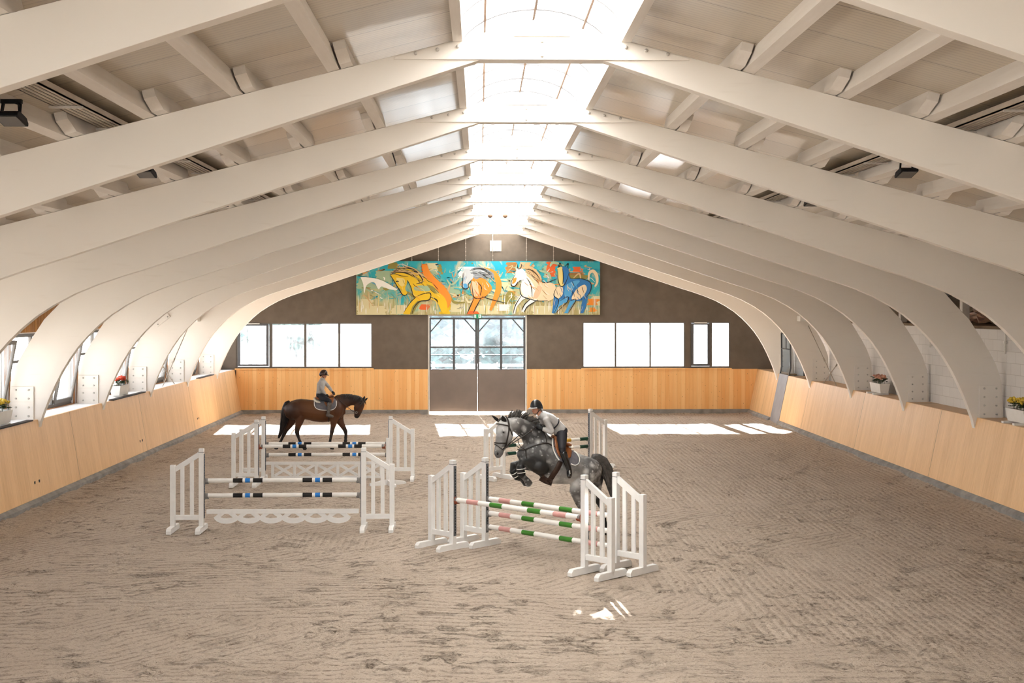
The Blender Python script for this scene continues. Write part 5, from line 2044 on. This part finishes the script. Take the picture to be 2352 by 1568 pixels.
B.strap([(1085, 800), (1085, 900), (1080, 1000), (1078, 1030)], 26, sd_, 'girth', M['girth'], bay, True, .008)
br_ = B.strap([(1628, 700), (1600, 760), (1545, 830), (1515, 880)], 10, sd_, 'bridle', M['darkleather'], bay, True, .006, .1)
B.strap([(1652, 735), (1605, 735), (1570, 720)], 9, sd_, 'browband', M['darkleather'], br_, True, .006, .1)
B.strap([(1612, 880), (1560, 880), (1500, 868)], 9, sd_, 'noseband', M['darkleather'], br_, True, .006, .1)
bit = fb_.pt(1525, 885, -.08)
for s in (-1, 1):
    mb = MB()
    pts = [fb_.pt(1525, 888, s * .075), fb_.pt(1460, 862, s * .09), fb_.pt(1400, 815, s * .11), fb_.pt(1300, 730, s * .17), fb_.pt(1190, 620, s * .13)]
    pts[2] += Vector((0, 0, -.0))
    sm_ = []
    mb.tube(pts, .009, 6)
    mb.build('rein', M['darkleather'], br_)
    mb = MB()
    mb.tube([fb_.pt(1525, 885, s * .075) + Vector((.03 * math.cos(t), 0, .03 * math.sin(t))) for t in [2 * PI * i / 12 for i in range(13)]], .005, 6)
    mb.build('bit_ring', M['metal'], br_)
    mb = MB()
    c = fb_.pt(1095, 950, s * .36)
    mb.tube([fb_.pt(1050, 700, s * .29), fb_.pt(1075, 800, s * .35), c + Vector((0, 0, .10))], .012, 6)
    mb.build('stirrup_leather', M['darkleather'], sad)
    mb = MB()
    mb.tube([c + Vector((0, .055 * math.sin(t), .10 * max(0, math.cos(t)) - .02)) for t in [2 * PI * i / 16 for i in range(17)]], .008, 6)
    mb.build('stirrup', M['metal'], sad)

RB_ = dict(pelvis=(945, 615, 0), waist=(945, 535, 0), chest=(958, 435, 0), shoulders=(978, 375, 0), collar=(985, 338, 0), neck=(990, 318, 0), head=(1000, 272, 0),
           shoulderR=(965, 388, -.165), elbowR=(975, 520, -.22), wristR=(1030, 600, -.16), handR=(1062, 625, -.12),
           shoulderL=(1000, 388, .16), elbowL=(1085, 480, .20), wristL=(1140, 555, .14), handL=(1168, 600, .10),
           hipR=(955, 630, -.13), kneeR=(1100, 705, -.345), ankleR=(1070, 915, -.37), toeR=(1150, 938, -.40),
           hipL=(955, 630, .13), kneeL=(1100, 705, .345), ankleL=(1070, 915, .37), toeL=(1150, 938, .40))
rider(fb_, RB_, (1, -.28, -.16), (0, 0, 1), 'person in grey jumper and black breeches sitting upright on the walking bay horse', None, (M['helmetb'], M['helmetb']), M['bootgrey'])

# ======================================================== dapple grey horse taking off over the near oxer
HEAD = math.radians(180 + 22)
GO = on_z(1372, 1235)
fg = Frame((GO.x, GO.y, 0), HEAD, 1080, 880, 5.2275, 667.0)
gh = empty('horse', fg.O, HEAD)
tag(gh, 'dapple grey horse leaping over the green striped oxer with folded forelegs', 'horse')
GL, GM, GD, GK, GW_ = (.34, .33, .32), (.115, .112, .11), (.042, .04, .039), (.012, .011, .010), (.56, .55, .54)
B = Body(fg)
B.pairs([((1545, 960), (1555, 1110), .11), ((1505, 915), (1515, 1190), .21), ((1425, 882), (1425, 1205), .265), ((1320, 850), (1300, 1195), .28), ((1210, 800), (1170, 1212), .295), ((1100, 738), (1050, 1208), .305), ((1010, 672), (955, 1200), .29),
         ((930, 622), (875, 1130), .265), ((840, 610), (785, 1065), .24), ((745, 655), (695, 1015), .205), ((660, 720), (615, 965), .155), ((605, 785), (578, 895), .09)],
        [GD, GD, GM, GM, GL, GL, GM, GM, GD, GM, GM, GM])
B.pairs([((935, 612), (690, 960), .175), ((850, 545), (668, 850), .15), ((765, 485), (650, 745), .12), ((690, 440), (622, 672), .10), ((600, 405), (572, 625), .09), ((510, 395), (530, 590), .085), ((448, 412), (500, 560), .082)],
        [GM, GD, GD, GM, GM, GL, GL])
HYW = .05
B.pairs([((405, 400), (478, 515), .075, .0), ((345, 455), (505, 555), .10, .01), ((318, 540), (514, 628), .105, .025), ((308, 620), (497, 690), .092, .045), ((302, 705), (452, 740), .072, .065), ((292, 780), (408, 800), .062, .08), ((285, 845), (392, 852), .062, .092), ((305, 884), (365, 886), .042, .10)],
        [GL, GW_, GW_, GL, GL, GL, (.16, .15, .15), (.10, .09, .09)])
# hind legs pushing off
ny = .14
B.chain([(1420, 1040, ny, 150, .13), (1330, 1170, ny, 145, .13), (1275, 1300, ny, 92, .10), (1315, 1430, ny, 58, .07), (1365, 1535, ny, 42, .048), (1388, 1600, ny, 28, .036), (1405, 1690, ny, 25, .033), (1412, 1745, ny, 32, .04), (1400, 1800, ny, 27, .036), (1395, 1835, ny, 36, .048), (1390, 1862, ny, 44, .056)],
        [GD, GD, GD, (.06, .055, .05), GK, GK, GK, GK, GK, GK, GK])
B.chain([(1470, 1040, -ny, 150, .13), (1490, 1160, -ny, 125, .13), (1500, 1280, -ny, 82, .10), (1535, 1390, -ny, 52, .065), (1580, 1480, -ny, 40, .048), (1600, 1545, -ny, 28, .036), (1612, 1640, -ny, 25, .033), (1622, 1700, -ny, 32, .04), (1612, 1750, -ny, 27, .036), (1606, 1782, -ny, 36, .048), (1600, 1805, -ny, 44, .056)],
        [GD, GD, (.05, .045, .04), GK, GK, GK, GK, GK, GK, GK, GK])
# forelegs folded tight
fy = .14
B.chain([(880, 960, fy, 130, .10), (850, 1030, fy, 98, .085), (755, 975, fy, 78, .075), (680, 940, fy, 58, .06), (628, 938, fy, 52, .055), (604, 985, fy, 42, .045), (606, 1050, fy, 38, .04), (622, 1105, fy, 40, .042), (660, 1142, fy, 34, .038), (690, 1180, fy, 44, .048), (712, 1215, fy, 46, .052)],
        [GD, GK, GK, GK, GK, GK, GK, GK, GK, (.05, .045, .042), (.07, .065, .06)])
B.chain([(820, 930, -fy, 110, .09), (760, 985, -fy, 84, .08), (650, 975, -fy, 62, .065), (570, 975, -fy, 52, .055), (515, 985, -fy, 50, .055), (512, 1035, -fy, 42, .045), (545, 1090, -fy, 38, .04), (578, 1135, -fy, 40, .042), (620, 1150, -fy, 34, .038), (655, 1180, -fy, 42, .048), (675, 1205, -fy, 46, .052)],
        [GD, GK, GK, GK, GK, GK, GK, GK, GK, GK, GK])
for s in (-1, 1):
    B.mb.ball(fg.pt(860, 880, s * .14), .19, .11, .24, 16, 10)
    B.mb.ball(fg.pt(850, 1000, s * .17), .16, .10, .13, 14, 9)
    for u_, v_ in ((900, 1040), (850, 1000), (800, 960), (760, 940), (860, 1060)):
        B.nodes.append((fg.pt(u_, v_, s * .22), .15, GK))
    for u_, v_ in ((1000, 1180), (1150, 1190), (1280, 1160)):
        B.nodes.append((fg.pt(u_, v_, s * .12), .15, (.60, .59, .57)))
    for u_, v_ in ((720, 560), (640, 640), (780, 640)):
        B.nodes.append((fg.pt(u_, v_, s * .12), .10, GD))
    B.mb.ball(fg.pt(1400, 1060, s * .15), .23, .15, .26, 16, 10)
    B.mb.ball(fg.pt(455, 610, .02 + s * .055), .075, .045, .085, 12, 8)
    B.mb.ball(fg.pt(395, 580, .02 + s * .075), .035, .022, .025, 10, 6)
for s in (-1, 1):
    B.nodes.append((fg.pt(400, 590, .02 + s * .085), .036, (.07, .068, .065)))
    B.nodes.append((fg.pt(330, 850, .09 + s * .05), .05, (.10, .095, .095)))
    B.nodes.append((fg.pt(350, 690, .05 + s * .07), .05, (.40, .39, .38)))
B.fuse('body', M['coatgrey'], gh, .0135, 5)
ear(None, fg.pt(415, 470, .07), fg.pt(385, 385, .10) , .055, (.5, .9, 0), M['coatgrey'], gh, None)
ear(None, fg.pt(345, 455, -.06), fg.pt(258, 384, -.10), .042, (.9, .4, 0), M['coatgrey'], gh, None)
for s in (-1, 1):
    e = B.on(398, 592, 1, -.013, .1)
    if s < 0:
        e = B.mirror(e, 1, -.013)
    ball_child('eye', e, .020, M['eye'], gh)
    e = B.on(330, 845, 1, -.010, .12)
    if s < 0:
        e = B.mirror(e, 1, -.010)
    ball_child('nostril', e, .020, M['eye'], gh, .026)
tail('tail', fg, [(1470, 890, 0, 36), (1525, 905, 0, 52), (1590, 950, 0, 62), (1630, 1030, 0, 66), (1662, 1120, 0, 62), (1690, 1220, 0, 54), (1715, 1330, 0, 40), (1740, 1430, 0, 24), (1765, 1520, 0, 10)], M['maneg'], gh, 90, rnd)
cr = [(455, 405), (520, 390), (600, 398), (680, 430), (740, 465), (810, 512), (880, 560)]
tufts('mane', [fg.pt(u, v + 12) for u, v in cr], [Vector((-.25, .1, .9)), Vector((-.35, .1, .95)), Vector((-.5, .15, .85)), Vector((-.65, .2, .7)), Vector((-.75, .3, .5)), Vector((-.7, .4, .3)), Vector((-.6, .5, .1))], .15, .018, M['maneg'], gh, 150, rnd, .03)
tufts('forelock', [fg.pt(380, 415, .0), fg.pt(350, 445, .0)], [Vector((.3, .3, .5)), Vector((.4, .3, .3))], .06, .012, M['maneg'], gh, 12, rnd)
# tack of the grey
sd_ = 1
sp = B.patch([((985, 670), (1200, 800)), ((980, 720), (1225, 825)), ((990, 780), (1270, 850)), ((1005, 830), (1300, 900)), ((1030, 880), (1298, 955)), ((1060, 922), (1262, 982)), ((1110, 950), (1200, 972))], sd_, 'saddle_pad', M['padgrey'], gh, 12, .012, .014)
B.strap([(983, 670), (980, 725), (990, 785), (1010, 840), (1038, 890), (1064, 922)], 14, sd_, 'pad_piping', M['padwhite'], sp, True, .024)
B.strap([(1200, 968), (1255, 984), (1296, 960), (1302, 905), (1272, 850), (1235, 825)], 11, sd_, 'pad_piping', M['padwhite'], sp, True, .024)
sad = B.patch([((1010, 640), (1165, 735)), ((1000, 700), (1195, 770)), ((1010, 770), (1205, 830)), ((1035, 840), (1195, 890)), ((1070, 895), (1150, 920))], sd_, 'saddle', M['leather'], gh, 10, .034, .02)
mb = MB()
rings = []
for (u, v), w, h in zip([(985, 640), (1010, 650), (1060, 690), (1120, 725), (1170, 735), (1200, 735)], (.05, .10, .12, .15, .16, .10), (.03, .045, .045, .045, .04, .02)):
    p = fg.pt(u, v)
    rings.append([p + Vector((0, w * math.cos(t), h * math.sin(t))) for t in [2 * PI * i / 16 for i in range(16)]])
mb.loft(rings)
mb.build('saddle_seat', M['leather'], sad)
mb = MB()
rings = []
for (u, v), w, h in zip([(1150, 738), (1170, 734), (1192, 735), (1205, 738)], (.15, .19, .19, .13), (.02, .035, .04, .03)):
    p = fg.pt(u, v)
    rings.append([p + Vector((0, w * math.cos(t), h * math.sin(t) - .22 * w * abs(math.cos(t)))) for t in [2 * PI * i / 16 for i in range(16)]])
mb.loft(rings)
mb.build('fleece_pad', M['fleece'], sad)
gi = B.strap([(1085, 930), (1050, 1010), (1000, 1090), (955, 1160), (930, 1200)], 62, sd_, 'girth', M['girth'], gh, True, .010)
B.strap([(850, 1130), (900, 1160), (950, 1180), (985, 1190)], 80, sd_, 'stud_guard', M['girth'], gi, True, .012)
bp = B.strap([(668, 800), (720, 770), (800, 740), (915, 722), (1000, 760), (1050, 780)], 13, sd_, 'breastplate', M['darkleather'], gh, True, .017, sub=9)
B.strap([(915, 722), (905, 660), (870, 580)], 11, sd_, 'breastplate_strap', M['darkleather'], bp, True, .015)
B.strap([(668, 800), (672, 850), (675, 905)], 14, sd_, 'breastplate_strap', M['darkleather'], bp, False, .016, .12)
B.strap([(572, 792), (610, 800), (668, 800)], 11, sd_, 'breastplate_strap', M['darkleather'], bp, True, .008, .1)
br_ = B.strap([(430, 400), (458, 480), (462, 560), (448, 640), (425, 730), (395, 790)], 15, sd_, 'bridle', M['darkleather'], gh, True, .011, .1)
B.strap([(318, 488), (380, 495), (455, 512)], 14, sd_, 'browband', M['darkleather'], br_, True, .013, .1)
B.strap([(455, 510), (480, 560), (505, 625)], 11, sd_, 'throat_lash', M['darkleather'], br_, True, .006, .1)
B.strap([(296, 712), (345, 718), (428, 718)], 15, sd_, 'noseband', M['darkleather'], br_, True, .013, .1)
B.strap([(300, 728), (340, 760), (385, 795)], 9, sd_, 'flash_strap', M['darkleather'], br_, True, .013, .1)
for s in (-1, 1):
    b0 = fg.pt(405, 785, .07 + s * .07)
    h0 = fg.pt(800, 520, s * .12)
    mb = MB()
    m1 = fg.pt(560, 680, .03 + s * .13)
    m2_ = B.on(690, 600, 1, .02, .15) if s > 0 else B.mirror(B.on(690, 600, 1, .02, .15), 1, .02)
    m1 = b0.lerp(m2_, .5)
    mb.tube([b0, m1, m2_, h0], .009, 6)
    mb.build('rein', M['darkleather'], br_)
    mb = MB()
    mb.tube([b0 + Vector((.032 * math.cos(t), 0, .032 * math.sin(t))) for t in [2 * PI * i / 12 for i in range(13)]], .005, 6)
    mb.build('bit_ring', M['metal'], br_)
    mb = MB()
    c = fg.pt(1185, 1085, s * .40)
    mb.tube([c + Vector((.005 * math.sin(t), .06 * math.sin(t), .11 * max(0, math.cos(t)) - .02)) for t in [2 * PI * i / 16 for i in range(17)]], .008, 6)
    mb.tube([c + Vector((0, -.06, -.02)), c + Vector((0, .06, -.02))], .014, 6)
    mb.build('stirrup', M['metal'], sad)
    mb = MB()
    mb.tube([fg.pt(1090, 770, s * .30), fg.pt(1130, 900, s * .37), c + Vector((0, 0, .10))], .012, 6)
    mb.build('stirrup_leather', M['darkleather'], sad)
mb = MB()
mb.tube([fg.pt(572, 640 + 20, .05), fg.pt(580, 720, .06), fg.pt(612, 770, .08), fg.pt(668, 800, .16)], .007, 6)
mb.tube([fg.pt(500, 705, .05), fg.pt(545, 745, .06), fg.pt(600, 785, .08)], .007, 6)
mb.build('martingale', M['darkleather'], bp)
# tendon boots on the folded forelegs
for s, rows in ((1, [(606, 990), (605, 1050), (620, 1100)]), (-1, [(512, 1038), (540, 1085), (575, 1132)])):
    K = Body(fg)
    K.chain([(u, v, s * fy, 50) for u, v in rows], 1)
    o_ = K.fuse('tendon_boot', M['tackboot'], gh, .012, 3)
    mb = MB()
    for k in (.3, .7):
        a = fg.pt(*rows[0], s * fy).lerp(fg.pt(*rows[2], s * fy), k)
        T_ = (fg.pt(*rows[2], s * fy) - fg.pt(*rows[0], s * fy)).normalized()
        A_ = T_.cross(Vector((0, 1, 0))).normalized()
        mb.tube([a + A_ * .08 * math.cos(t) + Vector((0, .08 * math.sin(t), 0)) for t in [2 * PI * i / 16 for i in range(17)]], .007, 5)
    mb.build('boot_strap', M['padwhite'], o_)

RG = dict(pelvis=(1092, 590, 0), waist=(1035, 510, 0), chest=(945, 440, 0), shoulders=(872, 390, 0), collar=(838, 368, 0), neck=(822, 345, 0), head=(792, 287, 0),
          shoulderL=(905, 425, .165), elbowL=(985, 590, .22), wristL=(865, 545, .14), handL=(805, 515, .10),
          shoulderR=(845, 410, -.165), elbowR=(905, 560, -.22), wristR=(815, 530, -.13), handR=(775, 500, -.09),
          hipL=(1100, 610, .13), kneeL=(1105, 800, .36), ankleL=(1190, 1040, .40), toeL=(1190, 1118, .44),
          hipR=(1075, 600, -.13), kneeR=(1040, 780, -.36), ankleR=(1130, 1010, -.40), toeR=(1130, 1090, -.44), _hem=.30)
P2 = {k: v for k, v in RG.items()}
rider(fg, P2, (1, .30, -.10), (.1, 0, 1), 'person in grey jumper leaning forward over the neck of the jumping grey horse', None, (M['helmet'], M['visor']), M['boot'], None, True)

# ------------------------------------------------------------------ outside
b = MB()
b.box(-160, 160, -80, 220, -.35, -.12)
gr = b.build('ground', M['outside'])
struct(gr, 'pale ground outside the hall')
fe = empty('paddock_fence', (-4, YB + 16, -.12))
tag(fe, 'pale paddock fence seen through the double door', 'fence')
for i in range(9):
    b = MB()
    b.box(-.07, .07, -.07, .07, 0, 1.5)
    o_ = b.build('post', M['fencem'], fe)
    o_.location = (-8 + i * 2.4, 0, 0)
for z in (.35, .85, 1.35):
    b = MB()
    b.box(-8, 11.2, -.03, .03, z - .07, z + .07)
    b.build('rail', M['fencem'], fe)


def tree(x, y, h, r, seed, label):
    q = random.Random(seed)
    t = empty('tree', (x, y, -.12))
    tag(t, label, 'tree', 'trees outside the hall')
    b = MB()
    b.tube([(0, 0, 0), (.1, 0, h * .5), (0, .1, h * .85)], [.25, .18, .06], 8)
    b.build('trunk', M['bark'], t)
    b = MB()
    for _ in range(700):
        a, e, k = q.uniform(0, 2 * PI), q.uniform(-1, 1), q.random() ** .4
        c = Vector((r * k * math.cos(a) * math.sqrt(1 - e * e), r * k * math.sin(a) * math.sqrt(1 - e * e), h * .5 + h * .5 * k * e))
        s = q.uniform(.25, .6)
        n_ = Vector((q.uniform(-1, 1), q.uniform(-1, 1), q.uniform(-1, 1))).normalized()
        u_ = n_.cross(Vector((0, 0, 1))).normalized() * s
        w_ = n_.cross(u_).normalized() * s
        b.add([c - u_, c - w_ * .7, c + u_, c + w_ * .7], [(0, 1, 2, 3)])
    b.build('crown', M['tree'], t)


TREES = [(-12.3, YB + 18, 5.5, 1.7, 'leafy tree outside the leftmost pane of the far left window'), (-12.4, YB + 33, 7, 1.9, 'leafy tree outside the second pane of the far left window'), (-2.3, YB + 30, 7, 2.0, 'leafy tree outside the left leaf of the double door'), (2.1, YB + 33, 7, 2.0, 'leafy tree outside the right leaf of the double door'),
         (-.2, YB + 44, 9, 2.2, 'tall tree behind the others outside the double door'),
         (XL - 22, 62, 8, 3.0, 'leafy tree outside the left side windows near the gable'), (XL - 20, 50, 7, 2.8, 'leafy tree outside the left side windows near the viewer')]
for i, (x, y, h, r, lab) in enumerate(TREES):
    tree(x, y, h, r, i, lab)

# ------------------------------------------------------------------ light
sun = bpy.data.lights.new('sun', 'SUN')
sun.energy = 56.0
sun.angle = math.radians(.7)
sun.color = (1.0, .96, .90)
so = bpy.data.objects.new('sun', sun)
COL.objects.link(so)
el, az = math.radians(23.5), math.radians(-4.2)
so.rotation_euler = Vector((math.sin(az) * math.cos(el), math.cos(az) * math.cos(el), math.sin(el))).to_track_quat('Z', 'Y').to_euler()
w = bpy.data.worlds.new('world')
S.world = w
w.use_nodes = True
bg = w.node_tree.nodes['Background']
bg.inputs[0].default_value = (.90, .95, 1.0, 1)
bg.inputs[1].default_value = 3.0

S.view_settings.view_transform = 'Standard'
S.view_settings.look = 'None'
S.view_settings.exposure = .68
S.view_settings.gamma = 1.0
S.cycles.use_denoising = True
S.cycles.max_bounces = 8
S.cycles.diffuse_bounces = 4
S.cycles.glossy_bounces = 3
S.cycles.transmission_bounces = 6
S.cycles.transparent_max_bounces = 7
S.cycles.sample_clamp_indirect = 12.0
S.cycles.caustics_reflective = False
S.cycles.caustics_refractive = False
